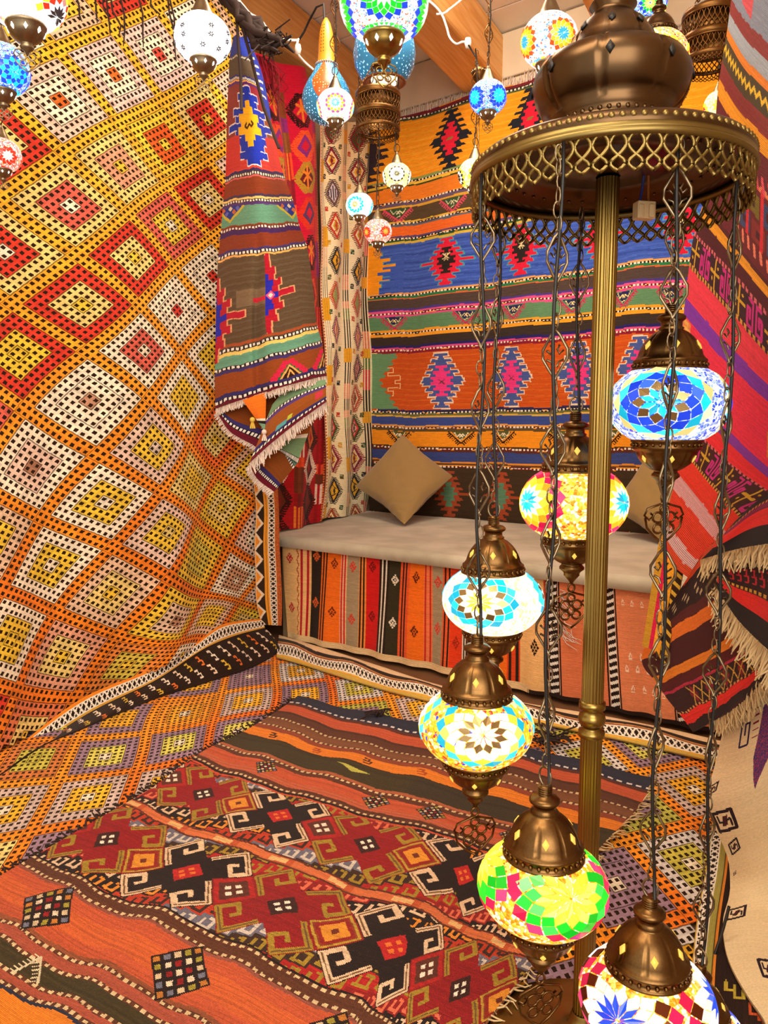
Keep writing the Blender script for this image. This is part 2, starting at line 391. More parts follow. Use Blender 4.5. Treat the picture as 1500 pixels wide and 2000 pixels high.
Z = np.array([0, 0, CEIL])
slab('floor', (-4.0, -1.2, 0), (1.6, -1.2, 0), (2.4, 3.4, 0), (-0.3, 5.3, 0), .1, M_FLOOR)
wb = slab('wall_back', wall_pt(-.1, 0), wall_pt(-.1, CEIL), wall_pt(2.45, CEIL), wall_pt(2.45, 0), -.15, M_PLASTER)
slab('wall_left', LE, LE+Z, B0+Z, B0, -.15, M_PLASTER)
slab('wall_right', RC, RC+Z, RE+Z, RE, -.15, M_PLASTER)
ce = slab('ceiling', (-4.0, -1.2, CEIL), (-0.3, 5.4, CEIL), (2.6, 3.4, CEIL), (1.4, -1.2, CEIL), .08, M_BOARD)
# whitewashed boards run across the beams, pale stone blocks show above the kilim
BD = np.array([math.cos(math.radians(62)), math.sin(math.radians(62)), 0]); BX = np.array([BD[1], -BD[0], 0])
for k in range(14):
    c0 = wall_pt(0, CEIL-.012)+WN*(.12+k*.245)
    m = MB(); a = c0-WD*(1.0+.1*k)-WN*.118; b = c0+WD*2.3-WN*.118; e = WN*.236
    m.prism([a, b, b+e, a+e], [p+np.array([0, 0, .03]) for p in (a, b, b+e, a+e)])
    m.build('board', M_BOARD, ce, smooth=False, bevel=.004)
sx = [(-.05, .62), (.63, 1.18), (1.19, 1.66), (1.67, 2.3)]
for r_, (z0, z1) in enumerate([(2.72, 2.955), (2.965, 3.2)]):
    for k, (s0, s1) in enumerate(sx):
        o_ = .12*(r_ % 2); a0 = s0+(o_ if k else 0); a1 = s1+(o_ if k < 3 else 0)
        m = MB(); q = [wall_pt(a0+.005, z0), wall_pt(a1-.005, z0), wall_pt(a1-.005, z1), wall_pt(a0+.005, z1)]
        pr = .018+.006*((k*7+r_*3) % 3); m.prism(q, [p+WN*pr for p in q]); m.build('stone_block', M_STONE, wb, smooth=False, bevel=.008)
def beam(s, length, wd, z0):
    e = wall_pt(s, 0, .003); a = e-BX*wd/2; b = e+BX*wd/2; d = -BD*length
    m = MB(); L = [a, b, b+d, a+d]; m.prism([p+np.array([0, 0, z0]) for p in L], [p+np.array([0, 0, CEIL-.02]) for p in L])
    # build along the local x axis so that the grain follows the beam
    ang = math.atan2(BD[1], BD[0]); o = bpy.data.objects.new('beam', None); bpy.data.objects.remove(o)
    mm = MB(); mm.box((0, 0, 0), (length, wd, CEIL-.02-z0)); ob = mm.build('ceiling_beam', M_BEAM, smooth=False, bevel=.02)
    ob.location = e-BD*length/2+np.array([0, 0, (z0+CEIL-.02)/2]); ob.rotation_euler = (0, 0, ang); struct(ob); return ob
BEAMS = [beam(.0, 3.4, .24, 2.94), beam(.83, 3.6, .24, 2.94), beam(1.66, 3.6, .24, 2.94)]

# ------------------------------------------------------------------ wall rug on the left: openwork lozenges in orange
LAT = {(0, 0): (175, 783), (1, 0): (275, 685), (2, 0): (352, 606), (-1, 0): (72, 913), (0, 1): (297, 875), (0, 2): (379, 944), (0, 3): (441, 991), (0, -1): (45, 690), (1, 1): (366, 775),
       (1, -1): (158, 597), (2, -1): (258, 503), (3, -1): (341, 440), (4, -1): (408, 388), (2, -2): (134, 403), (3, -2): (232, 326), (4, -2): (328, 281), (5, -2): (405, 233), (1, -2): (15, 490),
       (3, -3): (113, 197), (4, -3): (222, 146), (5, -3): (315, 105), (-1, 1): (203, 982), (-1, 2): (320, 1038), (-2, 1): (112, 1106), (-2, 2): (219, 1159), (-1, 4): (468, 1135), (-1, 3): (390, 1090),
       (-2, 3): (332, 1212), (-3, 2): (129, 1285), (-3, 1): (15, 1247), (-3, 3): (253, 1300), (-4, 2): (47, 1441), (-2, 4): (412, 1200), (1, 2): (430, 860)}
RP = onz(294, 1367); RQ = onz(547, 1270); RDIR = RQ-RP; RDIR /= np.linalg.norm(RDIR); RN = np.array([RDIR[1], -RDIR[0], 0])
RP = RP-RN*.05
def on_rug(x, y, off=0.0): return onpl(x, y, RP+RN*off, RN)
f_ij = tps(list(LAT), [on_rug(*p) for p in LAT.values()], 1e-4)
def rug_belly(P):
    s = (P-RP) @ RDIR; z = P[..., 2]
    return P+RN*(.028*np.sin(7.5*s+1.3*z)*np.clip(1.6-z*.5, 0, 1)+.012*np.sin(17*s-3*z)*np.clip(1.3-z, 0, 1))[..., None]
Y, O_, W_, PW, R_, PR, LY = '#eac23a', '#f58a1c', '#efe0c4', '#e3c2ac', '#d23a28', '#d65f4e', '#e5ca78'
KN = {(3, -3): (PW, W_, '#ee6a26'), (4, -3): ('#e3c0b4', W_, '#ee6a26'), (5, -3): ('#e6c2b6', W_, '#dd4a3a'), (2, -2): (LY, PR, W_), (3, -2): (LY, '#e89a78', Y), (4, -2): (Y, '#ea5f22', Y), (5, -2): (LY, R_, Y), (1, -2): (LY, R_, W_),
      (2, -1): (R_, LY, Y), (3, -1): (PR, Y, W_), (4, -1): (R_, LY, W_), (1, -1): (R_, LY, Y), (2, 0): (W_, W_, '#c8352a'), (1, 0): (W_, PR, W_), (0, 0): (W_, W_, '#b8876a'), (0, -1): (R_, Y, Y), (-1, -1): (PR, PR, Y), (3, 0): (W_, W_, R_),
      (1, 1): (W_, Y, Y), (2, 1): (W_, Y, Y), (0, 1): (PW, Y, '#d9c4b0'), (-1, 0): (W_, PW, '#a9765a'), (-1, 1): (W_, Y, W_), (0, 2): (LY, Y, Y), (1, 2): ('#ea6a2a', LY, Y), (0, 3): (Y, LY, Y), (-1, 2): (PW, Y, LY), (-2, 1): (W_, Y, W_), (-2, 2): ('#e2bd9a', LY, Y),
      (-1, 3): (Y, '#cfc04a', Y), (-1, 4): (W_, '#c99a74', W_), (-2, 3): (Y, '#e0c0a0', '#b08060'), (-3, 2): ('#d99a7a', LY, Y), (-3, 1): (W_, Y, Y), (-3, 3): ('#e88a3a', '#d8c04a', Y), (-4, 2): ('#d9774a', LY, Y)}
def ring_of(a, b):
    x = np.abs(np.mod(a+.5, 12)-7); y = np.abs(np.mod(b+.5, 12)-7); return np.maximum(x, y)
def rug_colour(a, b, known, pal, band, seed):
    rg = np.random.default_rng(seed); i = np.floor((a-2)/12).astype(int); j = np.floor((b-2)/12).astype(int); c = ring_of(a, b)
    out = np.zeros((len(a), 3)); bc = band(a, b, rg); keys = {}
    for q in range(len(a)):
        if c[q] > 5: out[q] = bc[q]; continue
        k = (int(i[q]), int(j[q]))
        if k not in keys: keys[k] = [lin(z) for z in known.get(k, pal[(k[0]*5+k[1]*3+seed) % len(pal)])]
        out[q] = keys[k][0 if c[q] > 3 else (1 if c[q] > 1 else 2)]
    return np.clip(out*(1+.09*rg.standard_normal((len(a), 1))), 0, 1)
def band_l(a, b, rg):
    t = np.clip(((a-b)/12+3)/9, 0, 1)[:, None]; n = .5+.5*np.sin(a*.21+b*.13+1.7*np.sin(a*.07))[:, None]
    lo = lin('#f28a22')*(1-n*.45)+lin('#e0621f')*n*.45; return lo*(1-t)+lin('#f9b530')*t
def ring_pal(): return [(W_, Y, W_), (PW, LY, Y), (Y, LY, Y), (PW, W_, '#ee6a26'), (R_, LY, W_), ('#e2bd9a', Y, Y)]
wr = thing('wall_rug', 'huge orange openwork rug of nested lozenges hung on the left wall', 'rug', tuple(RP+RDIR*.1))
WR0 = np.array(wr.location)
rug_poly = [(-400, -500), (473, -500), (470, 30), (478, 300), (500, 700), (498, 945), (512, 950), (508, 1000), (503, 1060), (507, 1120), (507, 1180), (514, 1213), (470, 1222), (435, 1226), (376, 1268), (306, 1308), (159, 1373), (0, 1490), (-400, 1720)]
def rug_in(P):
    return in_poly_px(rug_poly)(P) & (P[..., 2] < 3.0) & (P[..., 2] > .02) & (((P-RP) @ RDIR) > -1.6)
def child_fix(o, root):
    o.location = -np.array(root.location); return o
fl = lambda I, J: rug_belly(f_ij(I, J))
child_fix(lattice_cloth('lozenge_field', fl, rug_in, lambda a, b: rug_colour(a, b, KN, ring_pal(), band_l, 3), -80, 122, -90, 80, wr), wr)
# the rug's backing, a little behind, gives it thickness
m = MB(); bp = [on_rug(470, -250, -.02), on_rug(505, 700, -.02), on_rug(512, 1200, -.02), on_rug(300, 1305, -.02), on_rug(0, 1485, -.02)]
g = np.array([[RP+RDIR*s-RN*.05+np.array([0, 0, z]) for s in np.linspace(-1.5, .72, 10)] for z in np.linspace(.08, 2.95, 10)])
for r_ in range(10):
    for c_ in range(10): g[r_, c_] -= RN*.03
child_fix(m.quadgrid(g).build('backing', simple('rug_backing', '#5a3418', .95), wr), wr)
def lat_stripe(W, a, b, p, c1='#f1e6d2', c2='#241308'):
    """white netting over black: the openwork edging of both big rugs"""
    W.h(a, b, c2); h_ = b-a; t = (W.V-a)/h_; m_ = (t >= 0) & (t < 1); ph = W.U/p
    z1 = np.abs(np.mod(ph+t*1.0, 1)-.5); z2 = np.abs(np.mod(ph-t*1.0, 1)-.5)
    W.mask(m_ & ((z1 < .15) | (z2 < .15) | (t < .1) | (t > .9)), c1)
def s_hook(W, u, v, w_, h_, c, th, sl=0, asp=1):
    P = [(-.5, -.5), (.1, -.5), (.1, 0), (.5, 0), (.5, .5), (-.1, .5)]
    W.line([(u+(x+sl*y)*w_, v+y*h_) for x, y in P], th, c, asp=asp); W.line([(u+(.1+sl*0)*w_, v), (u-.35*w_, v)], th, c, asp=asp)
# bottom edging
top = [on_rug(x, y, .008) for x, y in ((-330, 1700), (0, 1484), (159, 1366), (306, 1302), (376, 1262), (435, 1220), (475, 1212), (515, 1208))]
mid = [on_rug(x, y, .02) for x, y in ((-330, 1722), (0, 1506), (176, 1391), (306, 1327), (412, 1260), (470, 1238), (497, 1231), (517, 1226))]
bot = [onz(x, y, .012) for x, y in ((-330, 1730), (0, 1512), (76, 1459), (188, 1412), (294, 1368), (412, 1330), (500, 1300), (547, 1272))]
W = Weave(0, 100, 0, 10, 620, 30, '#e8912a', seed=5); lat_stripe(W, 1.6, 8.6, 1.25); W.h(0, 1.5, '#ef8a22'); W.h(8.8, 10, '#d9a03a')
child_fix(sheet('edging_stripe', W, strip_fn(top, mid, 0, 100, 0, 10), M_TEXF, wr), wr)
W = Weave(0, 100, 0, 10, 560, 60, '#2a190e', seed=6, jit=.12)
for k in range(44):
    u = 26+k*1.72; v = 2.6 if k % 2 else 6.4
    s_hook(W, u, v, 1.0, 2.9, ['#e9c9a8', '#d9b03a', '#e0702a', '#e6d2bd', '#efd9c0'][(k*3) % 5], .26, .3, asp=2.4)
belly = lambda t, k: RN*(np.sin(k[..., 0]*math.pi)*(.012+.01*np.sin(t*40)))[..., None]
child_fix(sheet('dark_border', W, strip_fn(mid, bot, 0, 100, 0, 10, belly), M_TEX, wr, back='#2a190e'), wr)
# right edging
lft = [on_rug(x, y, .012) for x, y in ((496, 935), (502, 1000), (499, 1060), (501, 1120), (503, 1180), (512, 1220))]
rgt = [on_rug(x, y, .02) for x, y in ((541, 935), (545, 1000), (546, 1060), (549, 1120), (551, 1180), (550, 1222))]
W = Weave(0, 100, 0, 10, 240, 44, '#e8912a', seed=7)
W.h(0, 3.2, '#32200f'); 
for k in range(9):
    W.poly([(k*12, 0), (k*12+6, 3.0), (k*12+12, 0)], '#f0e2c6'); W.poly([(k*12+2, 0), (k*12+6, 1.8), (k*12+10, 0)], '#ef9a2a')
W.h(3.2, 4.0, '#f0a52e'); W.h(4.0, 4.3, '#8a4a14'); W.h(4.3, 5.0, '#f0a52e'); lat_stripe(W, 5.1, 8.0, 3.3); W.h(8.1, 10, '#b0552a'); W.mask((W.V > 8.1) & (W.rg.random(W.V.shape) < .35), '#d9772e')
child_fix(sheet('side_edging', W, strip_fn(lft, rgt, 0, 100, 0, 10), M_TEXF, wr), wr)
def xyz_px(rows):
    """rows of (u, v, px, py, depth)"""
    uv = [r[:2] for r in rows]; P = [at(r[2], r[3], r[4]) for r in rows]; return tps(uv, P)
# ------------------------------------------------------------------ floor rug: the same openwork, purple and yellow
FL = {(0, 0): (171, 1557), (1, 0): (329, 1536), (-1, 0): (7, 1583), (0, 1): (205, 1478), (1, 1): (351, 1450), (2, 1): (464, 1428), (-1, 1): (67, 1482), (0, 2): (232, 1403), (1, 2): (361, 1394), (2, 2): (485, 1368), (3, 2): (597, 1356), (1, 3): (390, 1334), (2, 3): (487, 1321)}
pts = [onz(*p, .008) for p in FL.values()]; ks = list(FL)
A_ = np.array([[1, i, j] for i, j in ks]); X_ = np.linalg.lstsq(A_, np.array(pts)[:, :2], rcond=None)[0]
for k in ((8, -2), (7, -3), (6, -4), (5, -5), (-2, -3), (3, -5), (8, 0), (4, 4), (-3, 0), (-1, -4), (6, -2), (5, 0), (3, -1), (1, -2)):
    ks.append(k); pts.append(np.r_[np.array([1, *k]) @ X_, .008])
f_fl = tps(ks, pts, 1e-3)
PU, PG = '#9a7c8e', '#c9b0a4'
FK = {(0, 0): (PG, '#f2b52a', W_), (1, 0): (PG, '#f2b52a', W_), (-1, 0): (PG, '#f0b02a', W_), (0, 1): (PU, '#d8cf5c', W_), (1, 1): (PU, '#d8cf5c', W_), (2, 1): (PU, '#d8cf5c', W_), (1, 2): ('#ee9a2a', '#f0a82a', W_), (0, 2): (PU, '#f0b02a', '#f0b02a'),
      (2, 2): (PG, '#f2b52a', W_), (3, 2): (PU, '#f2b52a', W_), (2, 3): (PU, PU, W_), (1, 3): (PU, '#f0b02a', W_), (-1, 1): ('#cf7a3a', '#c9c04a', '#c9c04a'), (-1, -1): (LY, '#e8c23a', W_)}
FPAL = [(PU, '#d8cf5c', W_), ('#d9d0c8', '#c9bd4a', W_), (PU, PU, W_), (PG, '#f0b02a', W_), ('#b5b04a', PU, W_), ('#d9d0c8', '#e0a82a', W_)]
def band_f(a, b, rg):
    n = (.5+.5*np.sin(a*.11-b*.17+2*np.sin(b*.05)))[:, None]; return lin('#f59a22')*(1-n)+lin('#ee6f1c')*n
fr = thing('floor_rug', 'large openwork rug of purple and yellow lozenges spread over the floor', 'rug', (0, 2.4, 0))
fpoly = [(-400, 1560), (0, 1425), (300, 1325), (548, 1268), (575, 1296), (700, 1330), (860, 1372), (1100, 1420), (1340, 1476), (1395, 1500), (1392, 1600), (1378, 1700), (1362, 1790), (1350, 1880), (1338, 2100), (1300, 3600), (-2500, 3600)]
def fl_in(P): return in_poly_px(fpoly)(P) & (P[..., 1] > .55)
fl_fn = lambda I, J: f_fl(I, J)+np.array([0, 0, 1.0])*(.001*np.sin(I*4.1+J*2.3)*np.sin(J*3.3))[..., None]
child_fix(lattice_cloth('lozenge_field', fl_fn, fl_in, lambda a, b: rug_colour(a, b, FK, FPAL, band_f, 11), -70, 140, -100, 75, fr), fr)
# back edging against the bench, curling up at its foot
t0 = [onz(x, y, .03) for x, y in ((545, 1240), (640, 1268), (740, 1300), (860, 1338), (1000, 1368), (1200, 1402), (1345, 1432), (1420, 1450))]
t1 = [onz(x, y, .02) for x, y in ((540, 1283), (600, 1300), (700, 1332), (860, 1374), (1000, 1402), (1200, 1442), (1340, 1474), (1420, 1492))]
W = Weave(0, 100, 0, 10, 620, 44, '#e2b27a', wob=.28, seed=8)
W.h(0, 2.2, '#e8c79a'); W.h(2.2, 3.8, '#2a1b12'); W.h(3.8, 4.3, '#c98a4a'); W.h(4.3, 4.8, '#8a4a2a'); lat_stripe(W, 4.9, 8.6, 1.15); W.h(8.6, 9.2, '#e0a83a'); W.h(9.2, 10.4, '#c9a44a')
child_fix(sheet('back_edging', W, strip_fn(t0, t1, 0, 100, 0, 10, lambda t, k: np.array([0, 0, 1.])*(.018*np.sin(k[..., 0]*math.pi)*(.5+.5*np.sin(t*31)))[..., None]), M_TEXF, fr), fr)
# right edging: white netting, olive, orange, then black with hooks
t0 = [onz(x, y, .014) for x, y in ((1400, 1490), (1392, 1600), (1378, 1700), (1362, 1790), (1352, 1880), (1338, 2100), (1310, 2700))]
t1 = [onz(x, y, .014) for x, y in ((1432, 1490), (1428, 1600), (1420, 1700), (1407, 1790), (1398, 1880), (1392, 2100), (1372, 2700))]
t2 = [onz(x, y, .016) for x, y in ((1475, 1490), (1490, 1600), (1505, 1700), (1512, 1790), (1522, 1880), (1540, 2100), (1560, 2700))]
W = Weave(0, 100, 0, 10, 300, 36, '#c9a44a', seed=9); lat_stripe(W, .6, 5.6, 1.7); W.h(5.6, 8.2, '#a59a4a'); W.h(8.2, 8.8, '#5a4a1a'); W.h(8.8, 10, '#e88a2a')
child_fix(sheet('side_edging', W, strip_fn(t0, t1, 0, 100, 0, 10), M_TEXF, fr), fr)
W = Weave(0, 100, 0, 10, 260, 50, '#2c170e', seed=10, jit=.1)
for k in range(22): s_hook(W, 8+k*3.4, 3+(k % 2)*3.5, 2.1, 2.6, ['#c9b03a', '#d95a2a', '#cfc6b4', '#e0702a'][k % 4], .45, .2, asp=1.2)
child_fix(sheet('dark_border', W, strip_fn(t1, t2, 0, 100, 0, 10), M_TEX, fr), fr)

# ------------------------------------------------------------------ kilim lying on the floor rug: hooked crosses between striped ends
KO = onz(575, 1375)[:2]; e1 = onz(1265, 1535)[:2]-KO; e1 /= np.linalg.norm(e1); e2 = onz(44, 1706)[:2]-KO; e2 /= np.linalg.norm(e2)
def kil(U, V):
    z = .022+.005*np.sin(U*9+V*5)*np.sin(V*11-U*3)+.004*np.sin(U*23-V*7)
    return np.stack([KO[0]+e1[0]*U+e2[0]*V, KO[1]+e1[1]*U+e2[1]*V, z], -1)
QM = 1.82
W = Weave(0, 1.36, -.03, QM, 470, 640, '#8e1f16', wob=.010, seed=12, jit=.09)
SAL, BRN, OLV, DRK, RED, CR, OY = '#b9502e', '#5a301c', '#3d3117', '#22140f', '#8c1718', '#dcb792', '#9c7c26'
def half(q):                       # q(t) maps distance from the near or far edge to v
    def h(a, b, c): x, y = sorted((q(a), q(b))); W.h(x, y, c)
    def dots(a, b, p=.02, c1=BRN, c2='#d2b384'): x, y = sorted((q(a), q(b))); W.hdots(x, y, p, c1, c2)
    h(-.05, .065, '#2a2a3a'); dots(.045, .06, .03, '#2a2a3a', '#d9d0c8'); h(.065, .085, '#5a2a1c'); h(.085, .15, SAL); h(.15, .165, '#4a2a18'); h(.165, .205, BRN); dots(.205, .217); h(.217, .262, '#7a4a2c'); dots(.262, .274); h(.274, .30, '#8a3f26')
    h(.30, .355, '#dc7a1e'); h(.355, .362, '#3a2410'); h(.362, .46, OLV); h(.46, .475, '#a85a38'); dots(.475, .487); h(.487, .505, BRN); h(.505, .555, SAL); h(.555, .585, '#b85a3a'); h(.585, .6, BRN); dots(.6, .612); h(.612, .622, DRK); h(.622, .63, '#c04a2a')
half(lambda t: t); half(lambda t: QM-t if t < .3 else 1.825-1.0*t)
for a_, b_, c_ in ((1.19, 1.205, DRK), (1.215, 1.237, BRN), (1.247, 1.255, '#8a4a3a'), (1.255, 1.375, SAL), (1.375, 1.385, '#8a4a2c'), (1.395, 1.42, '#a04a34'), (1.43, 1.468, OLV), (1.478, 1.495, '#a04a34'), (1.503, 1.512, '#2a2a3a'), (1.512, 1.60, '#dc7a1e'), (1.60, 1.612, '#2a2a3a')): W.h(a_, b_, c_)
for a_ in (1.205, 1.237, 1.385, 1.42, 1.468, 1.495): W.hdots(a_, a_+.010, .02, BRN, '#d2b384')
W.mask((W.V > 1.29) & (W.V < 1.345), '#c4592b')
W.mask((W.V > .36) & (W.V < .46) & (np.sin(W.U*5+3) > .2), '#3a2e1c'); W.poly([(.42, .385), (.56, .4), (.5, .42)], '#b5b04a')
for k in range(7):                 # small S marks on the orange stripes
    u = .12+k*.19
    for v in (.327, 1.556): s_hook(W, u, v, .035, .028, '#a8481c' if k % 2 else '#3a1c10', .007)
for v0 in (.528, 1.318):         # checkered medallions on the salmon bands
    for u in ((.255, .645, .818, 1.08) if v0 < 1 else (.205, .588, .93, 1.2)):
        s_ = .036 if v0 < 1 else .062; W.poly([(u-1.25*s_, v0), (u, v0-1.25*s_), (u+1.25*s_, v0), (u, v0+1.25*s_)], DRK)
        for a in range(-2, 3):
            for b in range(-2, 3):
                cu, cv = u+(a+b)*s_*.25, v0+(a-b)*s_*.25
                W.diamond(cu, cv, s_*.15, s_*.15, '#e3c8a8' if max(abs(a), abs(b)) < 2 and (a+b) % 2 == 0 else (RED if max(abs(a), abs(b)) < 2 else ['#9a8a2e', '#b8702a', '#6a6a7a', '#c9ae88'][(a*3+b+int(u*10)) % 4]))
for k in range(3):                 # little comb triangles in the dark stripe near the camera
    u = .30+k*.5; v = 1.445
    for a, b in (((u, v-.03), (u+.045, v+.02)), ((u, v-.03), (u-.015, v+.03))): W.line([a, b], .005, '#d2bf9a'); W.teeth(a, b, .014, 7, .0035, '#d2bf9a')
# field of hooked crosses in cells set on the diagonal
SEAM = .911; CELL = .138
def field(q0, q1, qc, p0):
    idx = np.nonzero((W.V >= q0) & (W.V < q1)); p = W.U[idx]-p0; q = W.V[idx]-qc
    a = p/CELL+q/CELL; b = p/CELL-q/CELL; i = np.round(a).astype(int); j = np.round(b).astype(int); x = a-i; y = b-j
    out = np.tile(lin('#7a1c16'), (len(p), 1)); rg = np.random.default_rng(int(p0*100))
    near = ((i+j) % 2 == 0)
    def put(m, c): out[m] = lin(c)
    r = np.maximum(abs(x), abs(y))
    ci = np.round((i+j)/4.0).astype(int); black = (ci % 2 == 0)          # which cross the cell belongs to
    di = i-2*ci; dj = j-2*ci
    arm = (abs(di)+abs(dj) == 1); cen = (di == 0) & (dj == 0); sq = (di == 1) & (dj == 1) | (di == -1) & (dj == -1)
    rest = ~(arm | cen | sq)
    for bl, ground, edge_, inner in ((True, DRK, CR, '#b5201e'), (False, RED, OY, '#efe0c8')):
        m = (black == bl)
        put(m & (arm | cen), ground)
        put(m & cen & (r < .30), inner if bl else '#3a1a14'); put(m & cen & (abs(abs(x)-.11) < .06) & (abs(abs(y)-.11) < .06), '#e0702a' if bl else '#efe0c8')
        # rotate arm cells so that +X points away from the centre
        X = np.where(di != 0, x*np.sign(di+.0), y*np.sign(dj+.0)); Yy = np.where(di != 0, y, -x)*np.where(di+dj > 0, 1, -1)
        g = .075
        hook = ((abs(X-.40) < g) & (abs(Yy) < .46)) | ((abs(Yy-.40) < g) & (X > -.42) & (X < .46)) | ((abs(Yy+.40) < g) & (X > -.1) & (X < .46)) | ((abs(X+.06) < g*.8) & (Yy > -.46) & (Yy < .02)) | ((abs(Yy+.02) < g*.8) & (X > -.1) & (X < .18))
        put(m & arm & hook, edge_)
        thin = ((abs(X-.40) < .02) & (abs(Yy) < .42)) | ((abs(Yy-.40) < .02) & (X > -.4) & (X < .42)); put(m & arm & thin, '#6a4a2a')
    put(sq & (r < .5), '#8a1c18'); put(sq & (r < .46), '#b58f30'); put(sq & (r < .40), '#8a3a1c'); put(sq & (r < .36), '#8e2018'); put(sq & (r < .27), '#d98a2a'); put(sq & (r < .08), '#6a2a18')
    alt = sq & (np.round((i+j)/2.0) % 4 == 1); put(alt & (r < .46), '#a8201c'); put(alt & (r < .34), '#5a2a1c'); put(alt & (abs(abs(x)-.12) < .07) & (abs(abs(y)-.12) < .07), '#efdcc4')
    # small hooks in what is left
    xs = np.mod(p/.047, 1)-.5; ys = np.mod(q/.047+.3*np.floor(p/.047), 1)-.5; kk = (np.floor(p/.047)*7+np.floor(q/.047+.3*np.floor(p/.047))*3).astype(int) % 7
    for n_, (g_, e_) in enumerate([(DRK, CR), ('#a8201c', OY), ('#6a6470', '#c8b8a8'), (DRK, '#e0862a'), ('#8a1c18', '#d9694a'), ('#3a2418', OY), ('#b5361c', '#3a2418')]):
        mm = rest & (kk == n_); put(mm, g_); put(mm & (((abs(xs-.3) < .09) & (abs(ys) < .4)) | ((abs(ys-.3) < .09) & (xs > -.35) & (xs < .4)) | ((abs(xs+.2) < .08) & (ys > -.2) & (ys < .35)) | ((abs(ys+.3) < .08) & (xs > 0) & (xs < .4))), e_)
    W.c[idx] = out
field(.63, .897, .742, .431); field(.925, 1.20, 1.062, .383)
W.h(.893, .899, '#5a2a18'); W.h(.899, .925, '#c9683a'); W.h(.925, .931, '#5a2a18'); W.mask((W.V > .899) & (W.V < .925) & (np.sin(W.U*37) > .55), '#b8502a'); W.mask((W.V > .903) & (W.V < .92) & (np.mod(W.U, .17) < .05), '#d9a86a')
def kil_fn(U, V):
    lim = 1.33-.27*np.clip(V, 0, 2)/1.82*1.0
    return kil(np.where(U < .95, U, .95+(U-.95)*(lim-.95)/.41)+.012*np.sin(V*9), V)
kt = thing('floor_kilim', 'dark red kilim with hooked crosses and brown stripes lying over the orange floor rug', 'rug', (0, 2.2, .02))
child_fix(sheet('woven_field', W, kil_fn, M_TEX, kt, back='#4a2418'), kt)
ep = [kil_fn(np.array([0.]), np.array([v]))[0] for v in np.linspace(0, QM, 12)]
child_fix(fringe('fringe', ep, (-.8, .35, .1), .025, 150, M_DARKT, kt, .003, 3, .9), kt)
tf = MB(); rg = np.random.default_rng(31)
for cx, cy, k_ in ((742, 1396, 16), (1085, 1446, 22), (1060, 1452, 14)):
    q = onz(cx, cy, .03)
    for k in range(k_):
        d_ = rg.normal(size=3)*np.array([.05, .03, .012]); d_[2] = abs(d_[2]); tf.tube([q+rg.normal(size=3)*.008, q+d_*.5+np.array([0, 0, .012]), q+d_], .003, 4)
child_fix(tf.build('yarn_tuft', M_DARKT, kt), kt)
ep = [kil_fn(np.array([1.36]), np.array([v]))[0] for v in np.linspace(0, QM, 12)]
child_fix(fringe('fringe', ep, (.8, -.35, .1), .03, 150, M_FR, kt, .002, 4, .9), kt)
# ------------------------------------------------------------------ red drape and cream runner on the left wall, beside the bench
L0 = onz(553, 1045, .53); L1 = onz(716, 1001, .53); SD = L1-L0; SD[2] = 0; SD /= np.linalg.norm(SD); SN = np.array([SD[1], -SD[0], 0])
def on_side(x, y, off=0.0): return onpl(x, y, L0+SN*off, SN)
rows = []
for ys, xs in ((((118, 128, 136, 146)), (508, 545, 572, 600)), ((215, 213, 221, 219), (532, 555, 587, 617)), ((285, 285, 289, 287), (546, 566, 592, 622)), ((352, 350, 350, 350), (552, 572, 595, 625)), ((495, 495, 495, 496), (560, 580, 602, 630)),
               ((700, 700, 695, 690), (562, 585, 609, 637)), ((915, 915, 915, 915), (556, 580, 605, 635)), ((1036, 1030, 1024, 1016), (548, 577, 601, 626))):
    for u, x, y in zip((.12, .40, .68, 1.0), xs, ys): rows.append((u, ys[2] if ys[2] < 1000 else 1022, x, y))
f_red = tps([r[:2] for r in rows], [on_side(r[2], r[3], -.03) for r in rows], 1e-4)
W = Weave(0, 1.0, 128, 1024, 110, 640, '#d4123a', seed=20, wob=2)
W.mask(W.V > 640, '#b4141c'); W.mask((W.V > 520) & (W.V < 640), '#c4142c')
def band_segments(W, ua, ub, segs):
    for (v0, v1, cs) in segs:
        n = len(cs)
        for k, c in enumerate(cs): W.rect(ua+(ub-ua)*k/n, ua+(ub-ua)*(k+1)/n, v0, v1, c)
OR, MG = '#f0562a', '#a02a86'
seg = [(150, 185, ['#d4123a', '#8a3a1e', '#d4123a']), (185, 235, ['#8a4a22', '#9a4a22', '#8a4a22']), (235, 262, [MG, '#8a2a7a', MG]), (262, 300, ['#8a4a22', '#a0622a', '#8a4a22']), (300, 350, [OR, '#c01a2a', '#f08a2a', '#c01a2a', OR]), (350, 400, ['#8e1c2c', '#a02a2a', '#8e1c2c']),
       (400, 500, [OR, '#c4142c', OR, '#c4142c', OR]), (500, 640, ['#8e1c2c', '#7a2a22', '#8e1c2c']), (640, 860, [OR, '#b4141c', OR]), (860, 893, ['#f0d0c0', '#b4141c', '#f0d0c0', '#b4141c', '#f0d0c0']), (893, 912, [OR, '#d9461c', OR]), (912, 960, ['#6e3018', '#7e3a1c', '#6e3018']), (960, 985, ['#9a1418', '#7a2018', '#9a1418']), (985, 1024, ['#f0822a', '#b4141c', '#f0822a', '#b4141c', '#f0822a'])]
band_segments(W, .32, .48, seg)
seg2 = [(a, b, [c, s_[0], c, s_[0]] if k % 2 else [s_[0], s_[0], c]) for k, (a, b, s_) in enumerate(seg) for c in [['#e01240', '#b4141c'][a > 600]]]
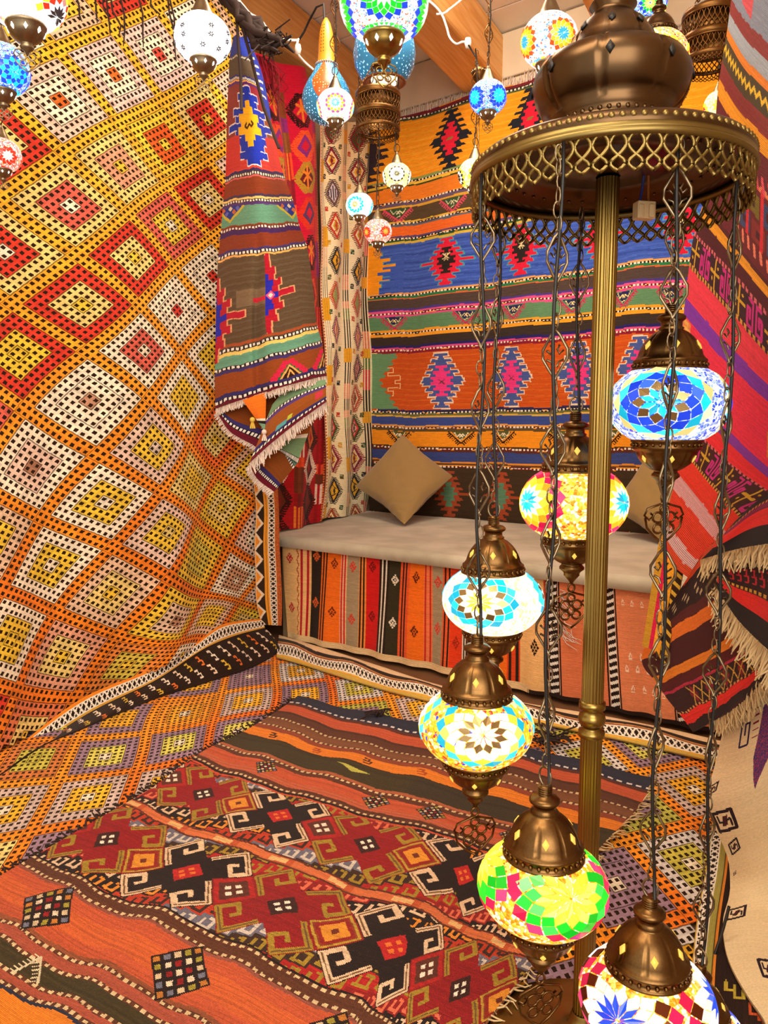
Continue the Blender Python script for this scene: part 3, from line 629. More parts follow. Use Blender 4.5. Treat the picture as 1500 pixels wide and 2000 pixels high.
band_segments(W, .86, .97, [(205, 262, [MG, '#c02050', MG]), (262, 330, [OR, '#d4123a', OR]), (330, 400, ['#8e1c2c', '#c02030', '#8e1c2c']), (400, 470, [OR, '#d4123a', OR]), (470, 540, [MG, '#8a2a7a', MG]), (540, 600, ['#8a3a1e', '#a04a22', '#8a3a1e']), (600, 680, [OR, '#c4142c', OR]), (680, 800, ['#8e1c2c', '#6e3018', '#8e1c2c']), (800, 905, ['#9a1418', '#b4141c', '#9a1418']), (905, 925, [OR, '#b4141c', OR]), (925, 945, ['#6e3018']*2), (945, 985, ['#f0d0c0', '#b4141c', '#f0d0c0']), (985, 1024, ['#9a1418', '#b4141c'])])
W.vb(.975, 1.0, '#c8143a'); W.mask((W.U > .975) & (np.mod(W.V, 5) < 2.4), '#f0a02a')
def comb_diamond(W, u, v, hw, hh, edge, fill, inner, tooth, tl=.05, th=.016, asp=220., ins=.78):
    for s1 in (-1, 1):
        for s2 in (-1, 1):
            a = np.array([u+s1*hw, v]); b = np.array([u, v+s2*hh])
            for k in range(9):
                p = a+(b-a)*(k+.5)/9; W.line([p, p+np.array([s1*tl, s2*tl*asp*.15])], th, tooth, asp=asp)
    W.diamond(u, v, hw, hh, edge); W.diamond(u, v, hw*ins, hh*ins, fill)
    if inner: W.diamond(u, v, hw*.42, hh*.42, inner)
for v, e, f, i, t, hh in ((219, '#4a0f14', '#d4143a', None, '#2c0c10', 33), (289, '#f0562a', '#8a2a86', '#d4143a', '#f0562a', 30), (350, '#b8902a', '#6a1c22', None, '#b8902a', 30), (420, '#e0361c', '#5a3a6a', '#d4143a', '#e0361c', 30), (497, '#3a0c10', '#c4143a', None, '#3a0c10', 34), (580, '#f0562a', '#8a2a2a', '#c4143a', '#f0562a', 32), (660, '#3a1a10', '#c4141c', '#e8702a', '#3a1a10', 33), (745, '#f0d8c8', '#7a1418', '#b4141c', '#f0d8c8', 34),
                           (857, '#3a1a10', '#ee7a22', '#b4141c', '#3a1a10', 32), (915, '#f0dcd0', '#4a1410', '#a8141c', '#f0dcd0', 34), (979, '#3a100c', '#6e2a18', '#8a2018', '#3a100c', 34), (1040, '#3a100c', '#b4141c', None, '#3a100c', 34)):
    for u in (.68, .10):
        vv = v+(0 if u > .5 else -8); comb_diamond(W, u, vv, .15, hh, e, f, i, t)
        if i is None and v < 600:
            W.line([(u, vv-20), (u, vv+20)], .03, '#f08a2a', asp=220); W.line([(u-.06, vv-13), (u+.06, vv+5)], .024, '#f08a2a', asp=220); W.line([(u+.06, vv-13), (u-.06, vv+5)], .024, '#f08a2a', asp=220)
rt_ = thing('red_drape', 'crimson kilim with toothed diamonds hanging beside the cream runner', 'drape', tuple(on_side(585, 1030)))
child_fix(sheet('cloth', W, lambda U, V: f_red(U, V)+SN*(.02*np.sin(U*9+V*.004))[..., None], M_TEX, rt_, back='#8a1020'), rt_)
ep = [f_red(np.array([u]), np.array([128.]))[0] for u in np.linspace(0, .28, 5)]
child_fix(fringe('fringe', [p+np.array([0, 0, -.01])+SN*.02 for p in ep], (.15, .0, -1), .20, 34, M_REDT, rt_, .0028, 5, .5, .4), rt_)

rows = []
for v, x0, x1, x2, x3, x4 in ((245, 622, 646, 674, 697, 735), (320, 625, 648, 675, 698, 731), (440, 630, 653, 678, 699, 726), (580, 632, 654, 678, 697, 722), (710, 637, 655, 678, 698, 724), (835, 634, 652, 675, 695, 725), (900, 634, 652, 677, 694, 727), (960, 633, 657, 681, 695, 722), (1012, 627, 650, 678, 697, 716)):
    for u, x in zip((0, .27, .52, .74, 1.0), (x0, x1, x2, x3, x4)): rows.append((u, v, x, v-(0 if v < 1000 else u*12)))
f_cr = tps([r[:2] for r in rows], [on_side(r[2], r[3], -.015) for r in rows], 1e-4)
W = Weave(0, 1.0, 238, 1014, 130, 780, '#fdf0c6', seed=21, wob=.8, jit=.03)
K_, G_, YL, SL = '#2a2420', '#5a7a3a', '#f0b428', '#ee8468'
def lines3(uc, segs, wd=.016, gap=.034):
    for v0, v1, c in segs:
        if c == 'y': W.rect(uc-.06, uc+.06, v0, v1, YL); W.rect(uc-.018, uc-.01, v0, v1, '#d9902a'); W.rect(uc+.01, uc+.018, v0, v1, '#d9902a'); continue
        for k in (-1, 0, 1): W.rect(uc+k*gap-wd/2, uc+k*gap+wd/2, v0, v1, c if k else c)
def cyc(v, cs, L):
    out = []; k = 0
    while v < 1014: out.append((v, v+L[k % len(L)], cs[k % len(cs)])); v += L[k % len(L)]; k += 1
    return out
lines3(.52, cyc(238, [K_, 'y', K_, SL, K_, SL, G_, K_], [16, 27, 42, 30, 22, 14, 22, 40])); lines3(.92, cyc(238, [K_, 'y', K_, K_, SL, 'y', G_, '#d8304a'], [42, 22, 54, 30, 34, 18, 22, 40]), .02, .036); lines3(.08, cyc(250, [K_, 'y', '#a88a9a', K_, 'y', SL], [60, 44, 52, 36, 40, 40]), .012, .03)
W.vb(0, .02, '#c84a2a'); W.mask((W.U < .02) & (np.mod(W.V, 6) < 3), '#f3e2b4')
def hooks(u, v, c, s_=1): 
    W.line([(u-.035*s_, v-6*s_), (u+.035*s_, v-6*s_), (u+.03*s_, v), (u-.035*s_, v), (u-.035*s_, v+6*s_), (u+.035*s_, v+6*s_)], .014, c, asp=190)
dcol = [('#8a1c2c', '#3a5a2a', '#f3e2b4', '#6a1420'), ('#8a1c3a', '#f3e2b4', YL, '#2a1a1c'), ('#6a4a4a', '#d9d0dc', '#2a2a3a', '#4a3a3a'), ('#c83a2a', '#f3e2b4', '#c9a02a', '#8a3a1c'), ('#2a2420', YL, '#f3b82a', '#2a2420'), ('#c8502a', '#8aa03a', '#6a8a2a', '#c8402a'), ('#b81c6a', '#f3e2b4', YL, '#4a1c2c'), ('#5a1c2a', '#f0b0b0', '#8a1c3a', '#3a1c20'), ('#c8502a', '#f6ecc8', '#3a4a2a', '#a8301c'), ('#3a4a1c', '#d8383a', '#f0c0b8', '#4a5a2a'), ('#8a1c3a', '#f3e2b4', '#f0b428', '#a0243a'), ('#2a2420', YL, '#f0c03a', '#2a2420'), ('#a8401c', '#f3e2b4', '#c87a3a', '#8a3a1c')]
for ci, (uc, vs) in enumerate(((.27, (255, 314, 378, 442, 510, 578, 645, 711, 778, 835, 896, 959, 1022)), (.74, (270, 335, 396, 458, 530, 592, 657, 719, 778, 836, 895, 951, 1016)))):
    for k, v in enumerate(vs):
        e, f, i, t = dcol[k % len(dcol)]; hw = .105 if v < 600 else .10
        comb_diamond(W, uc, v, hw, 27, e, f, None, t, .035, .011, 190., .72)
        if k % 13 == 2:
            for q in (-2, -1, 0, 1, 2): W.rect(uc+q*.03-.007, uc+q*.03+.007, v-15+abs(q)*6, v+15-abs(q)*6, i)
        elif k % 13 in (0, 7): W.diamond(uc, v, hw*.5, 15, e); W.diamond(uc, v, hw*.34, 10, f); W.diamond(uc, v, hw*.15, 5, e)
        elif k % 13 == 5:
            for a in range(-3, 4):
                for b in range(-3, 4):
                    if abs(a)+abs(b) <= 6: W.diamond(uc+(a+b)*.0115, v+(a-b)*3.1, .005, 1.6, '#f3e2b4')
        else:
            W.diamond(uc, v, hw*.45, 14, i); W.diamond(uc, v, hw*.2, 8, e)
            for s_ in (-1, 1): W.line([(uc-.03, v+s_*11), (uc+.03, v+s_*5)], .012, e, asp=190)
    for k in range(len(vs)-1):
        vm = (vs[k]+vs[k+1])/2
        for s_ in (-1, 1): hooks(uc+s_*.12, vm+(3 if s_ > 0 else -2), ['#c8402a', '#5a5a2a', '#2a2a2a', '#d9a02a', '#3a5a3a'][(k*3+s_+ci) % 5], .55)
ct = thing('cream_runner', 'long cream runner embroidered with two columns of small diamonds', 'runner', tuple(on_side(672, 1012)))
child_fix(sheet('cloth', W, lambda U, V: f_cr(U, V)+SN*(.012*np.sin(U*14+V*.008)+.004*np.sin(V*.03))[..., None], M_TEXF, ct, back='#d9c69a'), ct)

# ------------------------------------------------------------------ kilim across the back wall
PB = B0+WN*.03
def on_back(x, y, off=0.03): return onpl(x, y, B0+WN*off, WN)
sU = lambda x: ((on_back(x, 850)-B0) @ WD); zV = lambda y: on_back(880, y)[..., 2]
W = Weave(722, 1440, 203, 1030, 420, 500, '#f59a1e', wob=2.2, seed=30, jit=.035)
OG, NV, PK, GN, MR, BN, WH, YW = '#f5981e', '#2a2a5a', '#e0528a', '#5f8a62', '#6a1620', '#4a352c', '#f0e4d0', '#f0c040'
def dt(v, c1=BN, p=7, h_=3.6): W.hdots(v-h_/2, v+h_/2, p, c1, WH)
W.h(203, 209, '#7a2430'); W.h(209, 214, '#2c2a22'); dt(211.5, '#2c2a22'); W.h(214, 217, '#4a5a3a')
W.h(333, 337, '#8aa05a'); dt(339, '#2a1a1a'); W.h(341, 346, YW); W.h(346, 349, '#3a4a2a'); W.h(349, 376, '#f08428'); dt(378.5, '#3a2430'); W.h(380.5, 386, '#6a5670'); W.h(386, 390, '#e0a83a'); W.h(390, 416, '#5a4630'); W.h(416, 419, YW); dt(421, '#4a2a22'); W.h(423, 427, '#5a6a7a')
W.h(427, 446, '#ee6e2a'); W.h(446, 450, '#5a4a7a'); dt(452, '#201a1a'); W.h(454, 457, '#2a5a32'); W.h(457, 462, '#d9b84a'); W.h(462, 562, '#3f5cb8')
W.h(562, 565, '#e8a05a'); dt(567, '#2a2020'); W.h(569, 573, '#2a7a4a'); W.h(573, 575, '#d9683a'); W.h(575, 594, '#50403a'); W.h(594, 598, '#4a3a8a'); W.h(598, 602, PK); dt(604, MR); W.h(606, 610, PK); W.h(610, 637, GN); W.h(637, 640, '#f0a02a'); dt(643, '#2a2018'); W.h(645, 651, '#f0a02a')
W.h(651, 668, '#3a2e28'); W.h(668, 673, '#2a2466'); W.h(673, 676, '#d84a8a'); dt(678, '#8a1c3a'); W.h(680, 684, '#8a1c30'); W.h(684, 798, '#c9521a'); W.h(798, 802, NV); dt(804, '#2a2020'); W.h(806, 810, '#6a6a3a'); W.h(810, 813, '#e0b04a'); W.h(813, 829, '#3a4a8e'); W.h(829, 832, '#e09a4a'); dt(834, '#6a2a1c'); W.h(836, 841, '#5a4a2c')
W.h(841, 871, '#f0921e'); W.h(871, 873, '#3a2a1c'); dt(875, '#6a1c18'); W.h(877, 881, '#5a2a20'); W.h(881, 900, '#3a4680'); W.h(900, 903, '#e08a2a'); W.h(903, 906, '#5a3a2a'); dt(909, '#6a1c18'); W.h(911, 1012, '#42301f'); dt(1014, '#6a1c18'); W.h(1017, 1040, '#5a1a1a')
W.mask((W.V > 462) & (W.V < 562) & (np.sin(W.V*.9+W.U*.02) > .5), '#4a68c4'); W.mask((W.V > 462) & (W.V < 562) & (np.sin(W.V*.37-W.U*.01) > .75), '#344fa6')
W.mask((W.V > 684) & (W.V < 798) & (np.sin(W.V*.6+.6*np.sin(W.U*.02)) > .7), '#d0601f'); W.mask((W.V > 217) & (W.V < 333) & (np.sin(W.V*.5+W.U*.012) > .6), '#f8a62a')
for cu in (882, 1026, 1163, 1290, 1412):        # navy lozenges, top field
    W.toothdia(cu, 276, 38, 58, 9, '#22242e', .3, 14, slant=2); W.toothdia(cu, 275, 20, 32, 5, '#e3203a', .3, 0); W.poly([(cu-8, 277), (cu-3, 272), (cu+8, 272), (cu+3, 277)], '#8a7a3a')
W.toothdia(722, 276, 48, 66, 9, '#3a2c34', .3, 0, half=1, slant=2)
for cu in (875, 1014, 1165, 1318):             # red lozenges, blue field
    W.toothdia(cu, 510, 40, 46, 8, '#4a9ab0', .25, 12, grow=1.2, slant=1.5); W.toothdia(cu, 510, 38, 46, 8, '#e0203e', .25, 12, slant=1.5); W.toothdia(cu, 508, 20, 26, 5, '#2c2420', .35, 2)
    for s_ in (-1, 1): W.line([(cu-6, 500-5*s_), (cu+6, 500+5*s_)], 1.8, '#f0d8a0'); W.line([(cu-6+3, 500-8*s_), (cu+3, 500+8*s_)], 1.4, '#f0d8a0')
W.toothdia(700, 512, 86, 62, 9, '#4a9ab0', .22, 0, grow=1.2, half=1); W.toothdia(700, 512, 86, 62, 9, '#f59a1e', .22, 0, half=1); W.h(562, 563, '#e8a05a')
W.mask((W.V >= 462) & (W.V < 562) & (W.U < 748-.0*W.V), '#f59a1e'); W.toothdia(790, 520, 46, 36, 6, '#3f5cb8', .4, 0, half=-1)
for cu in (868, 1003, 1130, 1250, 1372):       # blue and pink lozenges, rust field
    W.toothdia(cu, 742, 40, 54, 9, '#f0d0b0', .28, 12, grow=1.5, slant=1); W.toothdia(cu, 742, 39, 53, 9, '#4a5a9a', .28, 11, slant=1); W.toothdia(cu, 742, 24, 30, 5, '#ee3c86', .35, 0)
    for s_ in (-1, 1): W.line([(cu-5, 744-4*s_), (cu+5, 744+4*s_)], 1.6, '#5a3a3a')
W.mask((W.V > 684) & (W.V < 798) & (W.U < 740), '#68946a'); W.toothdia(700, 742, 90, 74, 9, '#f0c890', .2, 0, grow=1.5, half=1); W.toothdia(700, 742, 90, 74, 9, '#c9521a', .2, 0, half=1)
W.mask((W.V > 684) & (W.V < 798) & (W.U < 776-.62*np.abs(57-np.abs(W.V-742))+6*(np.mod(W.V, 13) < 6.5)), '#68946a')
def vmot(cu, v0, hw, hh, tooth, fill, mark, n=8):
    for s_ in (-1, 1):
        a, b = np.array([cu+s_*hw, v0]), np.array([cu, v0+hh])
        for k in range(n): p = a+(b-a)*(k+.5)/n; W.line([p, p+np.array([s_*4.5, 4.])], 2.0, tooth)
        W.line([a, b], 2.4, tooth)
    W.poly([(cu-hw+4, v0), (cu, v0+hh-5), (cu+hw-4, v0)], fill)
    for s_ in (-1, 1): W.line([(cu+s_*hw*.55, v0+2), (cu+s_*hw*.35, v0+hh*.42), (cu+s_*hw*.1, v0+hh*.2), (cu-s_*hw*.12, v0+hh*.45)], 1.7, mark)
    W.line([(cu-3, v0+hh*.72), (cu+3, v0+hh*.62)], 1.6, mark)
for cu in (780, 888, 990, 1100, 1210): vmot(cu, 391, 24, 24, '#e0506a', '#3a5a3a', '#e8dcb0')
for cu in (775, 915, 1005, 1115, 1215, 1300): vmot(cu, 611, 22, 24, '#c82858', '#2a2a5a', '#f0d890')
for cu in (785, 905, 988, 1095, 1200, 1300): vmot(cu, 842, 22, 22, '#2a1c18', '#5a5a2a', '#f3e4c4')
for cu in (790, 884, 990, 1100, 1200, 1300):     # faded lozenges in the dark bottom field
    W.toothdia(cu, 962, 30, 44, 8, '#a8482a', .3, 8, slant=1); W.toothdia(cu, 962, 15, 24, 4, '#5f8a6a', .3, 0)
def back_fn(U, V):
    s = sU(U[0]) if U.ndim == 2 else sU(U); z = zV(V[:, 0]) if V.ndim == 2 else zV(V)
    off = .062+.016*np.sin(U*.035+V*.004)+.012*np.sin(V*.021-U*.006)
    return B0+WD*s[None, :, None]+np.array([0, 0, 1.])*(z[:, None, None])+WN*off[..., None]
bt = thing('back_wall_kilim', 'wide kilim of orange, blue and rust bands with serrated lozenges behind the bench', 'kilim', tuple(on_back(1000, 1020)))
child_fix(sheet('woven_field', W, back_fn, M_TEX, bt, back='#5a3a20'), bt)
ep = [B0+WD*sU(x)+np.array([0, 0, 1.])*zV(205)+WN*.035 for x in np.linspace(722, 1440, 20)]
child_fix(fringe('fringe', ep, (0, 0, 1), .055, 260, M_FRW, bt, .0035, 8, .4), bt)
# ------------------------------------------------------------------ bench, its covers, the pad and the pillows
F0 = onz(545, 1245); FD = np.array([0.799, -0.601, 0]); FN = np.array([-0.601, -0.799, 0])
def on_front(x, y, off=0.0): return onpl(x, y, F0+FN*off, FN)
BL = onz(553, 1045, .53); BR = F0+FD*2.34; 
bench = thing('bench', 'long built-in bench under the grey pad, hidden by its striped covers', 'bench', tuple(F0+FD*1.1-FN*.5))
a = F0-FN*.03; b = F0+FD*2.20-FN*.03; c = wall_pt(1.98, 0, .14); d = wall_pt(.08, 0, .14)
child_fix(MB().prism([a, b, c, d], [p*1+np.array([0, 0, .465]) for p in (a, b, c, d)]).build('body', simple('bench_plaster', '#a98a62', .9), bench, smooth=False), bench)
def cover(W, name, x0, x1, root, back):
    xs = np.array([553, 600, 700, 800, 880, 1000, 1090, 1185, 1270, 1345, 1420]); sh = np.interp(xs, [553, 600, 800, 1000, 1090, 1185, 1300, 1420], [6, -5, -8, 0, 4, 13, 24, 34])
    yt = np.interp(xs, [553, 800, 1000, 1255, 1420], [1068, 1088, 1116, 1150, 1176]); yb = np.interp(xs, [553, 575, 860, 1385, 1420], [1236, 1240, 1345, 1462, 1470])
    tp = np.array([on_front(x, y, .012) for x, y in zip(xs, yt)]); bt_ = np.array([on_front(x+s_, y, .035) for x, y, s_ in zip(xs, yb, sh)])
    tp[:, 2] = .478; bt_[:, 2] = .02
    def f(U, V):
        T = np.stack([np.interp(U, xs, tp[:, k]) for k in range(3)], -1); Bm = np.stack([np.interp(U, xs, bt_[:, k]) for k in range(3)], -1); k = V[..., None]
        return T*(1-k)+Bm*k+FN*(.008*np.sin(U*.11)*V+.006*np.sin(U*.047+V*3))[..., None]
    return child_fix(sheet(name, W, f, M_TEX, root, back=back), root)
ORG, TAN, GRY, BLK, RD, WHT = '#f5701a', '#f2ba76', '#a8906e', '#2c2016', '#d41f1a', '#f0dcc4'
W = Weave(553, 1034, 0, 1, 330, 110, TAN, seed=40, jit=.04)
sg = [(588, 593, '#b8202a'), (599, 604, '#b8202a'), (608, 629, BLK), (629, 642, ORG), (632, 634, BLK), (637, 640, BLK), (642, 668, ORG), (668, 680, '#e8b48a'), (669, 672.5, RD), (675.5, 679, RD), (681, 704, GRY), (704, 717, '#ee8a3a'), (706, 709, BLK), (712, 715, BLK), (717, 742, RD), (742, 762, WHT), (743, 747, BLK), (750, 753.5, BLK), (757, 761, BLK), (762, 784, '#38301c'),
      (784, 802, '#ee5a2a'), (787, 790, BLK), (794, 797, BLK), (802, 831, ORG), (831, 848, '#ee7a4a'), (833, 836, '#c8301c'), (841, 844, '#c8301c'), (848, 867, GRY), (867, 881, '#ee5a2a'), (869, 872, BLK), (876, 879, BLK), (881, 906, '#e8401a'), (906, 922, WHT), (908, 911, BLK), (915, 919, BLK), (922, 946, BLK), (946, 960, '#ee5a2a'), (949, 952, BLK), (960, 990, ORG), (990, 1014, '#e0481c'), (993, 998, BLK), (1005, 1010, BLK), (1014, 1034, TAN)]
for x0, x1, c in sg: W.vb(x0, x1, c)
W.mask((np.abs(W.U-583+1.2*np.sin(W.V*60)) < .9), '#a8401a')
def burdock(u, v, c, s_=1.0):
    for a, b in ((0, 0), (1, 1), (-1, -1), (1, -1), (-1, 1), (0, 2), (0, -2), (2, 0), (-2, 0)): W.diamond(u+a*2.6*s_, v+b*.022*s_, 2.2*s_, .018*s_, c)
for u, vs, c in ((567, (.12, .66), '#c8202a'), (618, (.07, .56), '#d9602a'), (655, (.12, .62), '#7a2a10'), (692, (.12, .66), '#d8402a'), (729, (.1, .6), '#7a1414'), (773, (.2, .62), '#e8d8c0'), (816, (.14, .66), '#6a2410'), (857, (.16, .6), '#d8402a'), (893, (.2, .7), '#a82a14'), (934, (.2, .65), '#e8d8c0'), (975, (.3, .7), '#6a2410')):
    for v in vs: burdock(u, v, c)
W.mask((W.V > .94), '#e8c08a')
cv1 = thing('striped_bench_cover', 'orange, black and red striped kilim hung down the bench front at its left', 'cover', tuple(on_front(790, 1320)))
cover(W, 'cloth', 553, 1034, cv1, '#8a4a20')
W = Weave(1030, 1420, 0, 1, 270, 120, '#e07a4e', seed=41, jit=.035)
W.vb(1030, 1062, TAN); burdock(1045, .6, '#2a1a14', 1.2)
def zig(u0, u1):
    W.vb(u0, u1, '#2a1a14'); t = (W.U-u0)/(u1-u0); ph = np.mod(W.V*17, 1); m = (t > .2) & (t < .8)
    W.mask(m & (np.abs(np.mod(W.V*17+t*.9, 1)-.5) < .22), '#f0e6d8'); W.mask((t > .12) & (t < .17), '#e0a080'); W.mask((t > .83) & (t < .88), '#e0a080')
zig(1066, 1094); zig(1177, 1202); zig(1296, 1322); W.vb(1062, 1066, '#c84a2a'); W.vb(1138, 1142, '#c8562c')
W.mask((W.U > 1202) & (W.U < 1296), '#e8895c')
for k in range(5):
    for j in range(4): u, v = 1216+k*18+(j % 2)*8, [.1, .52, .62, .78][j]; W.line([(u-2.4, v+.015), (u, v-.015), (u+2.4, v+.015)], 1.4, '#f6d8c0', asp=.008); W.line([(u-2.4, v+.03), (u+2.4, v+.03)], 1.2, '#f6d8c0', asp=.008)
W.mask((W.V > .97), '#2a1a14')
cv2 = thing('salmon_bench_cover', 'salmon kilim with black and white zigzag bands on the bench front behind the lamp', 'cover', tuple(on_front(1200, 1420)))
cover(W, 'cloth', 1030, 1420, cv2, '#8a4a20')
ep = [on_front(1094+k*.6, 1150+k*12, .03) for k in range(9)]
child_fix(fringe('fringe', ep, (.7, -.5, -.5), .07, 40, M_FRW, cv2, .0016, 9, 1.0, .4), cv2)
# seat pad
sp = thing('seat_pad', 'flat grey beige pad covering the top of the bench', 'cushion', tuple(F0+FD*1.0-FN*.5+np.array([0, 0, .48])))
a = F0+FN*.03+FD*-.03; b = F0+FD*2.22+FN*.03; c = wall_pt(2.0, 0, .10); d = wall_pt(.05, 0, .10); z0, z1 = .478, .532
m, t, bs = newmat('pad_suede'); bs.inputs['Roughness'].default_value = .9; bs.inputs['Sheen Weight'].default_value = .2
tc = nd(t, 'ShaderNodeTexCoord'); nz = nd(t, 'ShaderNodeTexNoise'); nz.inputs['Scale'].default_value = 5; nz.inputs['Detail'].default_value = 6; t.links.new(tc.outputs['Object'], nz.inputs[0])
rp = nd(t, 'ShaderNodeValToRGB'); rp.color_ramp.elements[0].color = (*lin('#a59880'), 1); rp.color_ramp.elements[1].color = (*lin('#c6b9a2'), 1); rp.color_ramp.elements[0].position = .35; rp.color_ramp.elements[1].position = .65
t.links.new(nz.outputs['Fac'], rp.inputs[0]); t.links.new(rp.outputs[0], bs.inputs['Base Color']); M_PAD = m
n_ = 26; mb = MB(); cs = []
for i in range(n_+1):
    row = []
    for j in range(n_+1):
        u, v = i/n_, j/n_; p = a*(1-u)*(1-v)+b*u*(1-v)+c*u*v+d*(1-u)*v
        row.append(p+np.array([0, 0, z1+.004*math.sin(u*19+v*7)*math.sin(v*9)]))
    cs.append(row)
cs = np.array(cs); mb.quadgrid(cs)
prof = [(0, 0), (.018, -.006), (.026, -.02), (.026, -.04), (.014, -.054)]
def rim(line, out):
    mb.quadgrid(np.array([[p+np.asarray(out)*o_+np.array([0, 0, z_]) for o_, z_ in prof] for p in line]))
rim(cs[:, 0], FN); rim(cs[0, :], -FD); rim(cs[-1, :], FD)
child_fix(mb.build('pad', M_PAD, sp), sp)
pil = simple('olive_tan_cotton', '#94743f', .85, noise=.08, scale=30, bump=.15, sheen=.3)
def pillow(name, corners, bulge, label, seed):
    c = [np.asarray(p) for p in corners]; ctr = sum(c)/4; nrm = np.cross(c[1]-c[3], c[0]-c[2]); nrm /= np.linalg.norm(nrm)
    if np.dot(nrm, _C-ctr) < 0: nrm = -nrm
    root = thing(name, label, 'pillow', tuple(c[2])); n = 28
    for side, nm in ((1, 'front_panel'), (-1, 'back_panel')):
        P = np.zeros((n+1, n+1, 3)); rg = np.random.default_rng(seed)
        for i in range(n+1):
            for j in range(n+1):
                x, y = 2*i/n-1, 2*j/n-1; pin = 1-.10*(1-abs(x*y))*(abs(x)**6+abs(y)**6)*.9*(1-min(abs(x), abs(y))**2)
                X, Y_ = x*pin, y*pin; u, v = (X+1)/2, (Y_+1)/2
                p = c[3]*(1-u)*(1-v)+c[0]*u*(1-v)+c[1]*u*v+c[2]*(1-u)*v
                h_ = bulge*((1-x**2)*(1-y**2))**.42
                h_ += .005*math.sin(9*x+4*y)*(1-x*x)*(1-y*y)+.012*math.exp(-((x+.7)**2+(y-.55)**2)*9)*math.sin((x-y)*22)
                P[i, j] = p+nrm*h_*side
        child_fix(MB().quadgrid(P).build(nm, pil, root), root)
    lp = [c[0], c[1], c[2], c[3]]; e = []
    return root
p_b = onz(786, 1022, .532); 
pillow('square_pillow', [at(786, 848, 4.62), at(884, 930, 4.50), onz(790, 1024, .545), at(694, 950, 4.58)], .075, 'olive tan square pillow standing on one corner at the left of the bench', 1)
pillow('square_pillow', [at(1268, 884, 3.78), at(1372, 965, 3.58), onz(1292, 1060, .545), at(1196, 992, 3.74)], .075, 'olive tan square pillow half hidden behind the blue globe and right hand kilims', 2)

# ------------------------------------------------------------------ striped kilim folded over the beam, hanging in front of the wall rug
rows = []
def rw(v, L, M, R, d=3.12):
    for u, (x, y), dd in ((0, L, .10), (.5, M, -.05), (1, R, .06)): rows.append((u, v, x, y, d+dd))
rw(70, (455, 74), (468, 70), (484, 74)); rw(110, (447, 118), (472, 110), (505, 124)); rw(151, (446, 158), (477, 151), (518, 168)); rw(163, (445, 172), (480, 163), (522, 186)); rw(240, (442, 250), (488, 240), (534, 252)); rw(341, (440, 353), (497, 338), (557, 345))
rw(391, (436, 400), (505, 392), (573, 390)); rw(441, (432, 452), (510, 442), (585, 440)); rw(485, (427, 505), (520, 488), (598, 478)); rw(560, (423, 592), (525, 570), (609, 556)); rw(650, (420, 694), (530, 660), (619, 640)); rw(680, (419, 728), (540, 690), (627, 668)); rw(728, (420, 790), (548, 748), (636, 724)); rw(737, (421, 800), (550, 758), (638, 736))
f_dr = xyz_px(rows)
def fold(U, V): return (-.030*np.exp(-((U-.55+.0003*(V-70))/.045)**2)*np.clip((V-430)/150, 0, 1)+.012*np.sin(U*8+V*.01))
dN = np.array([.35, -.93, 0])
dr_fn = lambda U, V: f_dr(U, V)+dN*fold(U, V)[..., None]
W = Weave(0, 1, 70, 737, 200, 600, '#5f4a34', wob=1.6, seed=50, jit=.05)
BRN2, RST, NVY, GRN = '#55473a', '#8e3f22', '#3d2f62', '#6aa084'
def dd(v, h_=4.4, c='#2a1a1c', p=.038): W.hdots(v-h_/2, v+h_/2, p, c, '#f0e8dc', .6)
W.h(60, 106, '#2a3aa0'); dd(110); W.h(113, 146, '#584838'); W.h(146, 149, '#2a2a80'); dd(151.5, 6, '#2a2a6a'); W.h(155, 158, '#f0b050'); W.h(158, 163, '#5a2a80'); W.h(163, 332, '#8e3a34'); W.mask((W.V > 163) & (W.V < 215) & (W.U > .45), '#9a2c3c'); W.mask((W.V > 262) & (W.V < 332), '#cf3a32'); W.mask((W.V > 275) & (W.V < 332) & (np.sin(W.V*.8+W.U*2) > .4), '#da4a3c')
W.mask((W.V > 113) & (W.V < 330) & (W.U > .80-.0*W.V), '#8a4a30'); W.mask((W.V > 70) & (W.V < 215) & (W.U > .84), '#2a3aa8')
for k in range(6): W.rect(.84, .93+.03*(k % 2), 105+k*13, 109+k*13, '#f0e0c8'); 
W.h(332, 337, NVY); dd(341, 6); W.h(345, 348, '#e86a6a'); W.h(348, 379, RST); W.h(379, 384, '#4a3a5a'); W.h(384, 388, '#f0cf7a'); dd(391, 5); W.h(394, 399, '#5a3a7a'); W.h(399, 435, GRN); W.h(435, 438, RST); dd(441, 5, '#5a1a22'); W.h(444, 453, '#4a2a62'); W.h(453, 478, '#8a3c24'); W.h(478, 482, '#4a3a72'); dd(485, 6); W.h(488.5, 492, '#eeb060')
W.mask((W.V > 492) & (W.V < 646) & (np.sin(W.V*.55+1.5*np.sin(W.U*3)) > .5), '#67543f'); W.mask((W.V > 550) & (W.V < 580) & (W.U > .2) & (W.U < .5), '#7d664c')
W.h(640, 645, '#a8502a'); dd(650, 6); W.h(654, 660, '#f0d070'); W.h(660, 677, GRN); dd(680, 5); W.h(683, 688, '#45366e'); W.h(688, 724, '#96481e'); W.h(720, 726, '#3a3068'); dd(729, 6); W.h(732, 737, '#6a1a2a')
